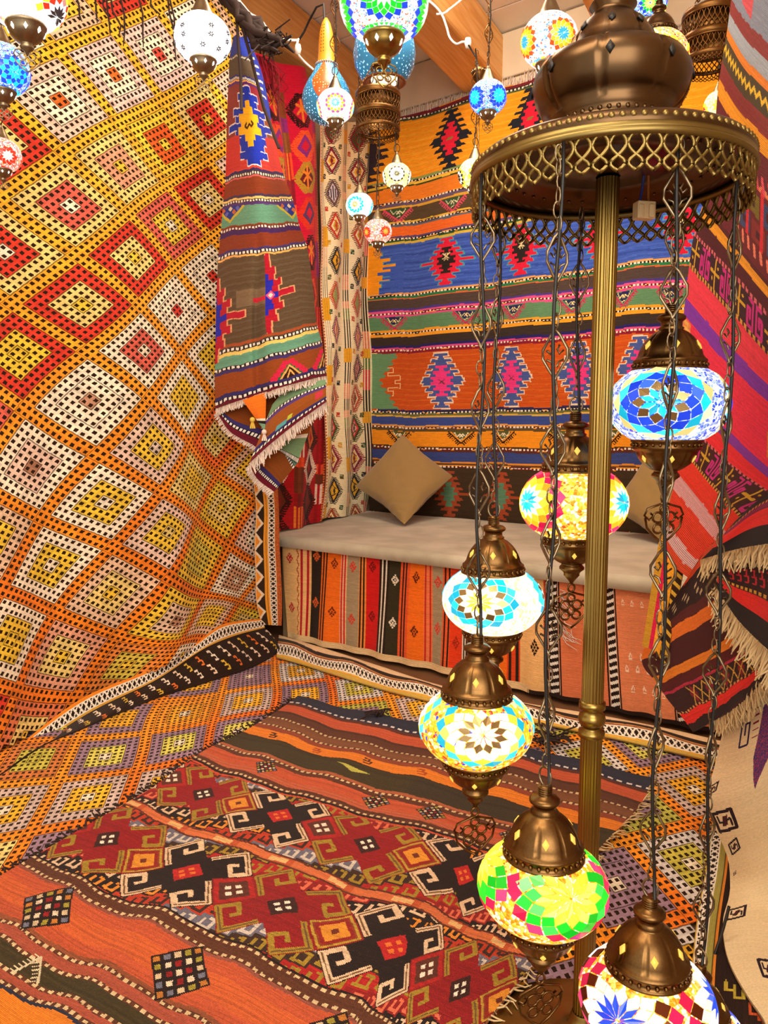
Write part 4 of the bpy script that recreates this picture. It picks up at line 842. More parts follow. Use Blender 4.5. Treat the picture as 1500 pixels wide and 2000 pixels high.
# blue and yellow stepped lozenge in the top field
def stepm(cu, cv, hw, hh, n, c, out, half=0):
    W.toothdia(cu, cv, hw, hh, n, out, .4, .06, grow=.0, half=half)
for g_, c in ((1, '#ece0e0'), (0, '#2438b8')):
    rh = 14.5
    for k in range(-5, 6):
        wd = [.44, .30, .35, .20, .24, .10][abs(k)]+(.012 if g_ else 0); y0, y1 = 246+k*rh-rh/2-(1.8 if g_ else -1), 246+k*rh+rh/2+(1.8 if g_ else -1)
        W.rect(.50-wd, .50+wd, y0, y1, c)
        if not g_ and k < 5: W.rect(.50-wd*.62, .50+wd*.62, y1-2, y1+3, c)
for k, wd in ((-3, .05), (-2, .10), (-1, .20), (0, .16), (1, .22), (2, .09), (3, .05)): W.rect(.48-wd, .48+wd, 242+k*13-8, 242+k*13+8, '#f5b820')
hk = [(.43, 240), (.40, 246), (.44, 250), (.49, 243), (.52, 248), (.56, 242), (.53, 238)]; W.line(hk, .02, '#4a2a1a', asp=260)
W.mask((W.V > 262) & (W.V < 330) & (np.abs(W.U-.52) > .24), '#cc3a32')
# red and blue half lozenges in the brown field
for cu, cv, hf in ((.47, 566, 1), (-.02, 592, 1)):
    
    for out_ in (1, 0):
        for k in range(-6, 7):
            wd = (.225*(1-abs(k)/7.5)+(.07 if k == 0 else 0)) if k % 2 == 0 else .15*(1-abs(k)/7.5); g_ = .014*out_; y0, y1 = cv+k*11-5.5-1.8*out_, cv+k*11+5.5+1.8*out_
            W.rect(cu, cu+wd+g_, y0, y1, '#e0a070' if out_ else '#b81c30')
            if not out_ and k % 2 == 0 and k: W.rect(cu+wd-.035, cu+wd, y0-3 if k < 0 else y0, y1 if k < 0 else y1+3, '#b81c30')
    for k in range(-3, 4): W.rect(cu, cu+(.13 if k % 2 == 0 else .08)*(1-abs(k)/5), cv+k*11-5.5, cv+k*11+5.5, '#2a2cb0')
W.rect(.36, .47, 566, 574, '#c8283a'); W.diamond(.52, 566, .05, 9, '#e85a8a'); W.diamond(.52, 566, .025, 5, '#f0e0d0')
# hooked triangles on green and rust bands
for cu in (.12, .92):
    W.poly([(cu-.20, 399), (cu, 430), (cu+.20, 399)], '#c9b83a'); W.poly([(cu-.16, 399), (cu, 424), (cu+.16, 399)], '#2a3a92')
    for a in range(5): W.diamond(cu-.10+a*.05, 403+(a % 2)*7, .03, 5, ['#c86a3a', '#6a6ac0', '#e0d0b0'][a % 3])
for cu in (.60, 1.0):
    W.poly([(cu-.14, 722), (cu, 694), (cu+.14, 722)], '#2f6a3a'); W.teeth((cu-.14, 722), (cu, 694), -.03, 5, .03, '#d8284a', asp=260); W.teeth((cu, 694), (cu+.14, 722), -.03, 5, .03, '#d8284a', asp=260)
    W.poly([(cu-.10, 722), (cu, 700), (cu+.10, 722)], '#f0b060'); W.poly([(cu-.08, 722), (cu, 704), (cu+.08, 722)], '#3a1c12'); W.line([(cu-.03, 720), (cu, 710), (cu+.03, 720)], .012, '#f0b060', asp=260)
dr = thing('folded_kilim', 'striped kilim with serrated medallions tied over the beam and hanging in folds', 'kilim', tuple(at(520, 960, 3.15)))
child_fix(sheet('front_fold', W, dr_fn, M_TEX, dr, back='#6a3a20'), dr)
ep = dr_fn(np.linspace(0, 1, 14)[None], np.full((1, 14), 736.))[0]
child_fix(fringe('fringe', ep, (0, 0, -1), .028, 190, M_FRW, dr, .003, 11, .35), dr)
def flap(name, quad, W, seed=0, bulge=.02):
    """quad: top edge and bottom edge as (x, y, depth) lists"""
    tp = [at(*p) for p in quad[0]]; bt_ = [at(*p) for p in quad[1]]
    f = strip_fn(tp, bt_, W.u0, W.u1, W.v0, W.v1, lambda t, k: dN*(bulge*np.sin(k[..., 0]*math.pi)*np.sin(t*math.pi))[..., None])
    return f, child_fix(sheet(name, W, f, M_TEX, dr, back='#6a3a20'), dr)
def fw(n1=120, n2=90, base='#8a4416', seed=51): return Weave(0, 1, 0, 1, n1, n2, base, seed=seed, jit=.05)
def edge_bands(W):
    W.h(.72, .80, '#3a3068'); W.hdots(.80, .88, .055, '#1c1418', '#f0e8dc', .6); W.h(.88, 1, '#6a1a2a')
# inner left leaf (brown), below the front fold
W = fw(base='#7a3c14'); edge_bands(W); W.h(.0, .1, '#5f8a62')
fq, _ = flap('lower_fold', ([(424, 770, 3.24), (480, 770, 3.22), (560, 760, 3.2), (632, 738, 3.2)], [(424, 806, 3.22), (446, 842, 3.2), (490, 870, 3.18), (522, 890, 3.16)]), W, 52)
ep = fq(np.linspace(0, 1, 9)[None], np.full((1, 9), .98))[0]; child_fix(fringe('fringe', ep, (-.6, .1, -.5), .022, 80, M_FRW, dr, .003, 12, .3), dr)
# right leaf: green and rust, its fringe running down to the left
W = fw(base='#96501e', seed=53); W.h(0, .22, '#7a9a70'); W.hdots(.22, .29, .055, '#1c1418', '#f0e8dc', .6); W.h(.29, .36, '#5a3a7a'); edge_bands(W); W.rect(.83, .95, .40, .62, '#c83a4a'); W.rect(.30, .45, .66, .76, '#5aa0a0'); W.rect(.45, .52, .6, .7, '#b8c040')
fq, _ = flap('lower_fold', ([(532, 790, 3.12), (548, 772, 3.12), (590, 750, 3.12), (636, 741, 3.13)], [(486, 908, 3.06), (530, 868, 3.06), (580, 828, 3.07), (638, 786, 3.09)]), W, 54)
ep = fq(np.linspace(0, 1, 12)[None], np.full((1, 12), .98))[0]; child_fix(fringe('fringe', ep, (.15, 0, -1), .042, 150, M_FRW, dr, .0035, 13, .3), dr)
# orange lining tip with tassels
W = fw(60, 60, '#e8721e', 55); W.h(.66, .74, '#f0e0c8'); W.h(.74, .82, '#2a1c18'); W.h(.82, 1, '#7aa082')
flap('lower_fold', ([(474, 782, 3.11), (500, 772, 3.11), (520, 767, 3.11)], [(512, 836, 3.09), (515, 840, 3.09), (518, 842, 3.09)]), W, 56, .01)
for x, y in ((493, 820), (516, 844)):
    p = at(x, y, 3.06); mb = MB().ball(p, .011, 8, 6)
    for k in range(7): mb.tube([p, p+np.array([.006*math.cos(k), .006*math.sin(k), -.02]), p+np.array([.009*math.cos(k), .009*math.sin(k), -.034])], .003, 4)
    child_fix(mb.build('tassel', simple('yellow_wool', '#d9b84a', .9) if x < 500 else M_FRW, dr), dr)
# last leaf down to the tip
W = fw(base='#8a4a1c', seed=57); W.vb(0, .12, '#2a1c18'); W.h(0, .18, '#6a9a80'); W.hdots(.18, .26, .06, '#1c1418', '#f0e8dc', .6); edge_bands(W)
fq, _ = flap('lower_fold', ([(520, 872, 3.17), (560, 860, 3.17), (585, 900, 3.18)], [(487, 908, 3.13), (500, 935, 3.13), (534, 962, 3.14)]), W, 58)
ep = fq(np.linspace(0, 1, 9)[None], np.full((1, 9), .98))[0]; child_fix(fringe('fringe', ep, (-.7, 0, -.6), .026, 80, M_FRW, dr, .003, 14, .3), dr)
W = fw(base='#8a4a1c', seed=59); W.h(0, .45, '#a85a22'); W.h(.45, .52, '#f0e0c8'); W.h(.52, .9, '#7a9a70'); W.hdots(.9, 1, .06, '#1c1418', '#f0e8dc', .6)
flap('lower_fold', ([(560, 842, 3.15), (596, 812, 3.15), (620, 800, 3.16)], [(545, 880, 3.14), (562, 892, 3.14), (580, 905, 3.15)]), W, 60, .005)
# dark cord that ties it, and the knot on the beam
tie = MB(); tie.tube([at(462, 30, 3.0), at(466, 90, 2.98), at(470, 150, 2.98), at(472, 215, 2.98)], .006, 6); tie.tube([at(470, 40, 3.0), at(492, 120, 3.0), at(515, 210, 3.0), at(545, 290, 3.0)], .006, 6)
child_fix(tie.build('tie_cord', M_DARKT, dr), dr)
kn = MB(); rg = np.random.default_rng(4)
for k in range(7):
    p0 = np.array(at(438, -6, 3.02)); p1 = np.array(at(476, 36, 3.0)); p2 = np.array(at(505, 62, 2.98)); p3 = np.array(at(548, 92, 2.98))
    j = lambda s_: rg.normal(size=3)*s_
    kn.tube([p0+j(.012), (p0+p1)/2+j(.015), p1+j(.012), p2+j(.02), (p2+p3)/2+j(.02), p3+j(.02)], [.012, .014, .015, .017, .012, .005], 6)
for k in range(40):
    p = np.array(at(505+rg.random()*45, 60+rg.random()*34, 2.98)); kn.tube([p, p+rg.normal(size=3)*.015, p+rg.normal(size=3)*.03], .003, 4)
child_fix(kn.build('knotted_end', M_DARKT, dr), dr)
# ------------------------------------------------------------------ kilims and cloths hanging at the right
def rframe(lines, u_of=None):
    """lines: (v, [(u, x, y, depth)...])"""
    rows = [(u, v, x, y, d) for v, L in lines for (u, x, y, d) in L]; return xyz_px(rows)
def grid_fn(lines):
    vs = np.array([l[0] for l in lines], float); G = np.array([[at(x, y, d) for (u, x, y, d) in l[1]] for l in lines])
    def herm(t, xs, ys):
        m = np.gradient(ys, xs, axis=0); k = np.clip(np.searchsorted(xs, t, side='right')-1, 0, len(xs)-2); h = (xs[k+1]-xs[k]); s = (t-xs[k])/h
        sh = (len(t),)+(1,)*(ys.ndim-1); s = s.reshape(sh); h = h.reshape(sh)
        return (2*s**3-3*s**2+1)*ys[k]+(s**3-2*s**2+s)*h*m[k]+(-2*s**3+3*s**2)*ys[k+1]+(s**3-s**2)*h*m[k+1]
    def f(U, V):
        if U.ndim == 1: return np.array([f(np.array([[a]]), np.array([[b]]))[0, 0] for a, b in zip(U, V)])
        R = herm(V[:, 0], vs, G); return np.swapaxes(herm(U[0], np.array([0, .5, 1.]), np.swapaxes(R, 0, 1)), 0, 1)
    return f
def D_(x): return 1.86-.42*np.clip((x-1340)/160, -.6, 1.6)
def rl(v, pts): return (v, [(u, x, y, D_(x)) for u, x, y in pts])
f_r1 = grid_fn([rl(0, [(0, 1436, -70), (.5, 1470, -40), (1, 1560, 40)]), rl(12, [(0, 1420, 60), (.5, 1462, 128), (1, 1560, 225)]), rl(20, [(0, 1404, 160), (.5, 1450, 232), (1, 1560, 335)]), rl(34, [(0, 1384, 360), (.5, 1440, 445), (1, 1560, 590)]), rl(42, [(0, 1357, 452), (.5, 1430, 532), (1, 1560, 680)]),
               rl(50, [(0, 1346, 520), (.5, 1425, 610), (1, 1560, 762)]), rl(55, [(0, 1338, 590), (.5, 1425, 690), (1, 1560, 815)]), rl(70, [(0, 1326, 745), (.5, 1420, 850), (1, 1560, 975)]), rl(78, [(0, 1330, 815), (.5, 1415, 905), (1, 1530, 985)]), rl(86, [(0, 1334, 880), (.5, 1385, 945), (1, 1445, 1012)]), rl(92, [(0, 1318, 940), (.5, 1362, 995), (1, 1408, 1050)]), rl(100, [(0, 1288, 1062), (.5, 1316, 1105), (1, 1346, 1130)])])
W = Weave(0, 1, 0, 100, 300, 420, '#6a1c24', seed=70, jit=.05, wob=.12)
LB = '#a9b4c6'
W.h(0, 3, '#c86a6a'); W.h(0, 6.5, '#8d97b0'); W.poly([(.2, 0), (.55, 0), (.5, 5.5), (.3, 4.5)], '#e05a6a'); W.h(6.5, 9, '#94383a'); W.h(9, 11.6, LB); W.h(11.6, 13, '#f08a2a'); W.h(13, 16.8, '#4e4026'); W.mask(np.abs(W.V-14.8-2.2*(np.abs(np.mod(W.U*16, 1)-.5)-.25)) < .42, '#f5c832')
W.h(16.8, 19.5, '#8e3030'); W.h(19.5, 22, '#f5a020'); W.h(22, 36.5, '#6e1e28')
W.mask((W.V > 26) & (W.V < 34) & (W.U > .44) & (W.U < .9), '#6a1a22')
for a in range(3):                       # small square motifs with pink combs
    for b in range(2):
        u, v = .52+a*.13+b*.05, 28.4+b*3.2; W.rect(u-.055, u+.055, v-1.3, v+1.3, ['#4a5a80', '#7a6a1c', '#3a4a7a', '#8a2a2a'][(a+b*2) % 4]); W.rect(u-.018, u+.018, v-.5, v+.5, '#4a1420')
    W.line([(.44, 26.4), (.92, 26.0)], .025, '#f08a5a', asp=25); W.line([(.47+a*.13, 26.4), (.47+a*.13, 33)], .03, '#e02a3a', asp=25)
for a in range(9):
    W.line([(.45+a*.055, 24.8), (.47+a*.055, 26.3)], .022, '#e8556a', asp=25); W.line([(.45+a*.055, 33.6), (.46+a*.055, 35)], .022, '#f0866a', asp=25)
W.h(36.5, 37.8, '#5a1a20'); W.h(37.4, 39.2, '#f0a020'); W.h(39.2, 42, '#54141e')
def dotl(v, w_, c1, c2, p=.035): W.mask((np.abs(W.V-v) < w_) & (np.mod(W.U, p) < p*.6), c1); W.mask((np.abs(W.V-v) < w_) & (np.mod(W.U, p) >= p*.6), c2)
def geo(v0, v1, ground, seed, sc=.13):
    W.h(v0, v1, ground); vc = (v0+v1)/2; h_ = (v1-v0)*.34
    for k in range(9):
        u = .06+k*sc
        if k % 2: 
            for s_ in (-1, 1): W.line([(u+s_*.045, vc-h_), (u+s_*.012, vc-h_), (u+s_*.012, vc+h_), (u+s_*.055, vc+h_), (u+s_*.055, vc-h_*.3), (u+s_*.035, vc-h_*.3), (u+s_*.035, vc+h_*.4)], .014, '#d02a8a', asp=60)
        else: W.line([(u-.05, vc), (u+.05, vc)], .014, '#d9a828', asp=60); W.line([(u, vc-h_*1.1), (u, vc+h_*1.1)], .014, '#d9a828', asp=60); W.diamond(u+.03, vc-h_*.6, .01, .5, '#d9a828'); W.diamond(u-.03, vc+h_*.6, .01, .5, '#d9a828')
    dotl(v0+.35, .4, '#e0707a', '#5a1a1a'); dotl(v1-.35, .4, '#d9a040', '#3a1414')
geo(42, 50, '#3a1422', 1); W.h(50, 54.2, '#ee3a52'); W.h(54.2, 56.8, '#8430b4'); W.h(56.8, 68.8, '#f02c50'); W.mask((W.V > 57) & (W.V < 68) & (W.U < .09), '#f08a4a')
for k in range(3): s_hook(W, .05, 58.6+k*3.2, .06, 1.8, '#f0b45a', .012, 0, 60)
for k in range(5): W.line([(.80+k*.012, 62+k*1.2), (.80+k*.012, 66.5+k*.2)], .01, '#e8902a', asp=60)
W.h(68.8, 71.6, '#8a34b0'); W.h(71.6, 76.8, '#f02a36'); geo(76.8, 86, '#42160f', 2); W.h(86, 90.5, '#e8361f'); W.h(90.5, 93, '#dca2a8'); W.h(93, 97, '#e03a1c'); W.h(97, 98.6, '#d8b0b4'); W.h(98.6, 100, '#d8481c')
r1 = thing('pink_purple_kilim', 'long kilim of maroon, pink and purple diagonal bands hanging at the right', 'kilim', tuple(at(1400, 1120, 1.75)))
child_fix(sheet('cloth', W, f_r1, M_TEX, r1, back='#7a1a24'), r1)
ep = [at(x, y, D_(x)+.01) for x, y in ((1432, 1050), (1400, 1085), (1352, 1128))]
child_fix(fringe('fringe', ep, (.1, 0, -1), .05, 50, M_FR, r1, .0025, 20, .5), r1)
# fringed dark ends: two folds of one throw
def fold_sheet(name, root, tp, bt_, base, paint, n1=200, n2=80, back='#2a1410', seed=71):
    W = Weave(0, 1, 0, 1, n1, n2, base, seed=seed, jit=.06); paint(W); f = strip_fn([at(p[0], p[1], D_(p[0])-.06) for p in tp], [at(p[0], p[1], D_(p[0])-.08) for p in bt_], belly=lambda t, k: np.array([-.3, -.9, 0])*(.02*np.sin(k[..., 0]*3.1)*np.sin(t*7+1))[..., None])
    child_fix(sheet(name, W, f, M_TEX, root, back=back), root); return f
def pt1(W):
    W.h(0, .12, '#2a120e'); W.hdots(.12, .18, .05, '#3a1a14', '#d9783a'); W.h(.18, .30, '#8a1c4a'); W.h(.30, .62, '#ee2a22'); W.h(.62, 1, '#1e0f0c')
r2 = thing('red_edged_throw', 'dark throw with a red stripe and long tan fringe folded under the pink kilim', 'throw', tuple(at(1450, 1230, 1.5)))
f2 = fold_sheet('upper_fold', r2, [(1432, 1022, 1.66), (1470, 985, 1.6), (1500, 965, 1.54), (1560, 940, 1.48)], [(1368, 1094, 1.64), (1440, 1074, 1.58), (1500, 1064, 1.52), (1560, 1060, 1.46)], '#30140f', pt1)
ep = f2(np.linspace(0, 1, 8)[None], np.full((1, 8), .99))[0]; child_fix(fringe('fringe', ep, (-.12, 0, -1), .045, 120, M_FR, r2, .0026, 21, .35), r2)
def pt2(W):
    W.h(0, .35, '#32120e'); W.hdots(.35, .42, .06, '#3a1a14', '#e0a83a'); W.h(.42, .68, '#ee2a22'); W.h(.68, 1, '#241410')
    for k in range(8): s_hook(W, .16+k*.1, .17, .06, .2, '#d0283a', .022, .3, 1.2)
f3 = fold_sheet('lower_fold', r2, [(1402, 1108, 1.62), (1450, 1105, 1.56), (1500, 1108, 1.5), (1560, 1120, 1.45)], [(1398, 1146, 1.60), (1432, 1200, 1.56), (1490, 1262, 1.5), (1550, 1312, 1.45)], '#32120e', pt2)
ep = f3(np.linspace(0, 1, 8)[None], np.full((1, 8), .99))[0]; child_fix(fringe('fringe', ep, (-.25, 0, -1), .052, 150, M_FR, r2, .0028, 22, .35), r2)
# maroon kilim with orange stripes below
f_r4 = rframe([rl(0, [(0, 1352, 1108), (.5, 1400, 1050), (1, 1560, 940)]), rl(30, [(0, 1256, 1268), (.5, 1370, 1195), (1, 1560, 1075)]), rl(60, [(0, 1276, 1322), (.5, 1402, 1260), (1, 1560, 1150)]), rl(80, [(0, 1304, 1362), (.5, 1425, 1305), (1, 1560, 1215)]), rl(100, [(0, 1352, 1424), (.5, 1432, 1376), (1, 1560, 1245)])])
W = Weave(0, 1, 0, 100, 260, 240, '#4a120e', seed=73, jit=.06, wob=.8)
W.h(0, 6, '#d8481c'); W.h(6, 22, '#2e1410')
for k in range(26): W.diamond(.03+k*.04, 14+2.2*(k % 3), .012, 1.6, '#c9b088')
W.h(22, 28, '#5a1a12'); W.h(28, 37, '#ee7a1e'); W.h(37, 58, '#4a0f0e'); W.h(58, 66, '#f08a1e'); W.h(66, 74, '#5a120e'); W.h(74, 76, '#c02a4a'); W.h(76, 89, '#3a140e')
for k in range(14):
    u = .22+k*.06; W.diamond(u, 82.5, .028, 6, ['#8a1a2a', '#2a1a10'][k % 2]); W.line([(u-.03, 77), (u+.03, 88)], .006, '#e0b04a', asp=160); W.line([(u+.03, 77), (u-.03, 88)], .006, '#e0b04a', asp=160)
W.hdots(88, 89.5, .03, '#3a140e', '#e0a05a'); W.h(89.5, 95, '#f02a1e'); W.h(95, 100, '#2a120e')
r4 = thing('orange_striped_kilim', 'maroon kilim with orange stripes and a red edge hanging above the cream cloth', 'kilim', tuple(at(1400, 1430, 1.75)))
child_fix(sheet('cloth', W, lambda U, V: f_r4(U, V)+np.array([-.3, -.9, 0])*.02, M_TEX, r4, back='#3a120e'), r4)
ep = f_r4(np.linspace(.3, 1, 12)[None], np.full((1, 12), 99.))[0]; child_fix(fringe('fringe', ep, (.25, 0, -1), .055, 220, M_FR, r4, .0024, 23, .3), r4)
W = Weave(0, 1, 0, 1, 60, 140, '#e0902a', seed=74, jit=.06); W.vb(.0, .25, '#c9922a'); W.vb(.25, .4, '#d8204a'); W.vb(.4, .7, '#f0a02a'); W.vb(.7, 1, '#3a2414'); W.mask((W.U > .72) & (np.mod(W.V, .07) < .03), '#d9a83a')
lf = strip_fn([at(1296, 1000, 1.98), at(1320, 1010, 1.95), at(1350, 1030, 1.92)], [at(1254, 1262, 1.97), at(1275, 1270, 1.94), at(1300, 1300, 1.92)])
child_fix(sheet('yellow_edge', W, lf, M_TEX, r4, back='#7a4a14'), r4)
# cream cloth with dark square motifs, down to the floor
ex = [(1428, 1350), (1405, 1457), (1392, 1510), (1377, 1566), (1396, 1615), (1422, 1678), (1426, 1727), (1412, 1807), (1424, 1877), (1462, 1947), (1494, 1996), (1500, 2060)]
top_ = []; 
def cream_fn():
    le = polyline([at(x, y, min(1.74-.09*i/11, onz(x, y, .03)[1])) for i, (x, y) in enumerate(ex)]); ri = polyline([at(1560+4*i, 1240+78*i, min(1.52-.006*i, onz(1560+4*i, 1240+78*i, .03)[1])) for i in range(12)])
    def f(U, V):
        P = le(V/100)*(1-U[..., None])+ri(V/100)*U[..., None]; return P+np.array([-.35, -.9, 0])*(.035*np.sin(U*math.pi)*np.sin(V*.055+U*2))[..., None]
    return f
fc = cream_fn()
W = Weave(0, 1, 0, 100, 240, 420, '#ecd3a6', seed=75, jit=.025)
AS = 21
def square_m(u, v, s_, sk=0, c='#2a1420'):
    A = 100/1.0*.27
    P = lambda x, y: (u+(x)*s_, v+(y+sk*x)*s_*AS)
    W.line([P(-1, -1), P(1, -1), P(1, 1), P(-1, 1)], s_*.34, c, True, AS); W.poly([P(-.45, .5), P(-.1, -.5), P(.45, -.55), P(.15, .5)], '#4a1a1c')
    for q in (-1, 1): W.line([P(q*.62, q*.6), P(q*.62, -q*.1), P(q*.2, -q*.1)], s_*.22, c, asp=AS)
# positions are found on the cloth itself from where they sit in the folds
gu, gv = np.meshgrid(np.linspace(0, 1, 120), np.linspace(0, 100, 300)); gp = fc(gu, gv)-_C; gz = gp @ _f; gx = 750+FPX*(gp @ _r)/gz; gy = 1000-FPX*(gp @ _u)/gz
def find(x, y): k = np.argmin((gx-x)**2+(gy-y)**2); return gu.ravel()[k], gv.ravel()[k]
for x, y, s_, sk in ((1416, 1603, .105, -.1), (1434, 1653, .06, -.5), (1438, 1783, .10, -.25), (1502, 1891, .11, -.15), (1390, 1541, .05, -.6), (1435, 1706, .018, -.9)): u, v = find(x, y); square_m(u, v, s_, sk)
u, v = find(1461, 1419); W.line([(u-.08, v-4), (u-.08, v+4), (u+.02, v+4), (u+.02, v-1), (u-.03, v-1), (u-.03, v+1.5)], .022, '#2a2048', asp=AS); W.line([(u-.08, v-4), (u+.02, v-4)], .022, '#2a2048', asp=AS); 
for k in range(6): W.line([(u+.07, v-5+k*1.6), (u+.13, v-5+k*1.6)], .016, '#8a1c30', asp=AS)
u, v = find(1489, 1455); W.poly([(u-.02, v-9), (u+.16, v-9), (u+.2, v-2), (u-.03, v+10), (u-.09, v+2)], '#4a3a72'); W.mask((W.c[..., 2] > lin('#4a3a72')[2]*.99) & (W.c[..., 2] < lin('#4a3a72')[2]*1.01) & (W.rg.random(W.U.shape) < .4), '#a0425a')
r5 = thing('cream_embroidered_cloth', 'cream cloth embroidered with dark square motifs falling in folds to the floor', 'cloth', tuple(at(1480, 1990, 1.5)))
child_fix(sheet('cloth', W, fc, M_TEXF, r5, back='#c9a870'), r5)
# ------------------------------------------------------------------ mosaic lamps
def bead_mat(name, pal, st, scale=17, grout='#c9a94a'):
    """crushed glass glued on a lit globe: each chip one colour, a duller grout between"""
    m, t, b = newmat(name); b.inputs['Roughness'].default_value = .18
    tc = nd(t, 'ShaderNodeTexCoord'); vo = nd(t, 'ShaderNodeTexVoronoi'); vo.inputs['Scale'].default_value = scale; ve = nd(t, 'ShaderNodeTexVoronoi', feature='DISTANCE_TO_EDGE'); ve.inputs['Scale'].default_value = scale
    t.links.new(tc.outputs['Object'], vo.inputs['Vector']); t.links.new(tc.outputs['Object'], ve.inputs['Vector'])
    sp_ = nd(t, 'ShaderNodeSeparateColor'); t.links.new(vo.outputs['Color'], sp_.inputs[0])
    rp = nd(t, 'ShaderNodeValToRGB'); cr = rp.color_ramp; cr.interpolation = 'CONSTANT'; tot = sum(p[1] for p in pal); acc = 0
    for k, (c, w_) in enumerate(pal):
        e = cr.elements[k] if k < 2 else cr.elements.new(acc/tot)
        e.position = acc/tot; e.color = (*lin(c), 1); acc += w_
    t.links.new(sp_.outputs[0], rp.inputs[0])
    ed = mth(t, 'LESS_THAN', ve.outputs['Distance'], .055)
    mx = nd(t, 'ShaderNodeMix', data_type='RGBA'); mx.inputs[7].default_value = (*lin(grout), 1)
    t.links.new(ed, mx.inputs[0]); t.links.new(rp.outputs[0], mx.inputs[6])
    t.links.new(mx.outputs[2], b.inputs['Base Color']); t.links.new(mx.outputs[2], b.inputs['Emission Color'])
    t.links.new(mth(t, 'MULTIPLY', mth(t, 'MULTIPLY_ADD', sp_.outputs[1], .7, .7), st), b.inputs['Emission Strength'])
    bp = nd(t, 'ShaderNodeBump'); bp.inputs['Strength'].default_value = .5; bp.inputs['Distance'].default_value = .01; t.links.new(ve.outputs['Distance'], bp.inputs['Height']); t.links.new(bp.outputs[0], b.inputs['Normal'])
    return m
AMB = [('#ffcf5a', 2.5), ('#f5a81e', 3), ('#fff6d0', 3), ('#c8780f', 2.2), ('#d9481c', .6)]
AMBX = [('#ffcf4a', 2.5), ('#f5a81e', 3), ('#fff2b8', 2.4), ('#c8780f', 1.6), ('#e03a20', .9), ('#2a3ad0', .6), ('#f0a020', 1.5), ('#f0e020', .8)]
BLW = [('#ffffff', 3), ('#5a78f0', 3), ('#8aa4ff', 2), ('#2a48d8', 2), ('#d8e4ff', 2)]
WYL = [('#ffffff', 3), ('#fff4c0', 3), ('#ffe27a', 1.2), ('#f6f0e0', 2)]
WHM = [('#ffffff', 5), ('#f4f2ff', 3), ('#e8d0d8', .6), ('#c8d8f0', .8)]
YLW = [('#fff9a0', 3), ('#f5e53a', 3), ('#ffffd8', 2)]
BLU = [('#2a6af0', 3), ('#5ab4ff', 3), ('#ffffff', 2), ('#1a40d0', 2), ('#30c0f0', 2)]
REDP = [('#ee2a4a', 3), ('#ff8a8a', 2), ('#ffffff', 2.2), ('#f0902a', 1), ('#e0405a', 2)]
WMC = [('#ffffff', 6), ('#e05a4a', .8), ('#4a7ae0', 1), ('#e0c0d8', 1), ('#5ac0a0', .5)]
_tm = {}
def tile_mat(c, k=0):
    if c.startswith('#') and k: c = '#'+''.join('%02x' % int(min(255, max(0, int(c[i:i+2], 16)*(1, .82, 1.0)[k]+(0, 0, 34)[k]))) for i in (1, 3, 5))
    if c not in _tm:
        if c.startswith('m'): _tm[c] = simple('mirror_chip', c[1:], .22, .75)
        else: _tm[c] = emit('lit_glass_chip', c, 1.3)
    return _tm[c]
def ell(d, b): return np.array([d[0], d[1], d[2]*b])
def flower_tiles(az, el, n, radii, cols, b, twist=0.0):
    c = np.array([math.cos(el)*math.cos(az), math.cos(el)*math.sin(az), math.sin(el)]); e1_ = np.array([-math.sin(az), math.cos(az), 0]); e2_ = np.cross(c, e1_)
    def pt(r, a): return c*math.cos(r)+(e1_*math.cos(a)+e2_*math.sin(a))*math.sin(r)
    out = []
    for k, col in enumerate(cols):
        for q in range(n):
            a = 2*math.pi*(q+.5*(k % 2))/n+twist; h_ = math.pi/n
            vs = [pt(radii[k], a), pt(radii[k+1], a-h_), pt(radii[k+2], a), pt(radii[k+1], a+h_)]
            if k == 0: vs = [pt(.015, a), pt(radii[1], a-h_*.95), pt(radii[2], a), pt(radii[1], a+h_*.95)]
            ct_ = sum(vs)/4; vs = [ct_+(v-ct_)*.90 for v in vs]
            if any(abs(v[2]) > .80 for v in vs): continue
            out.append((vs, col))
    return out
_cm = {}
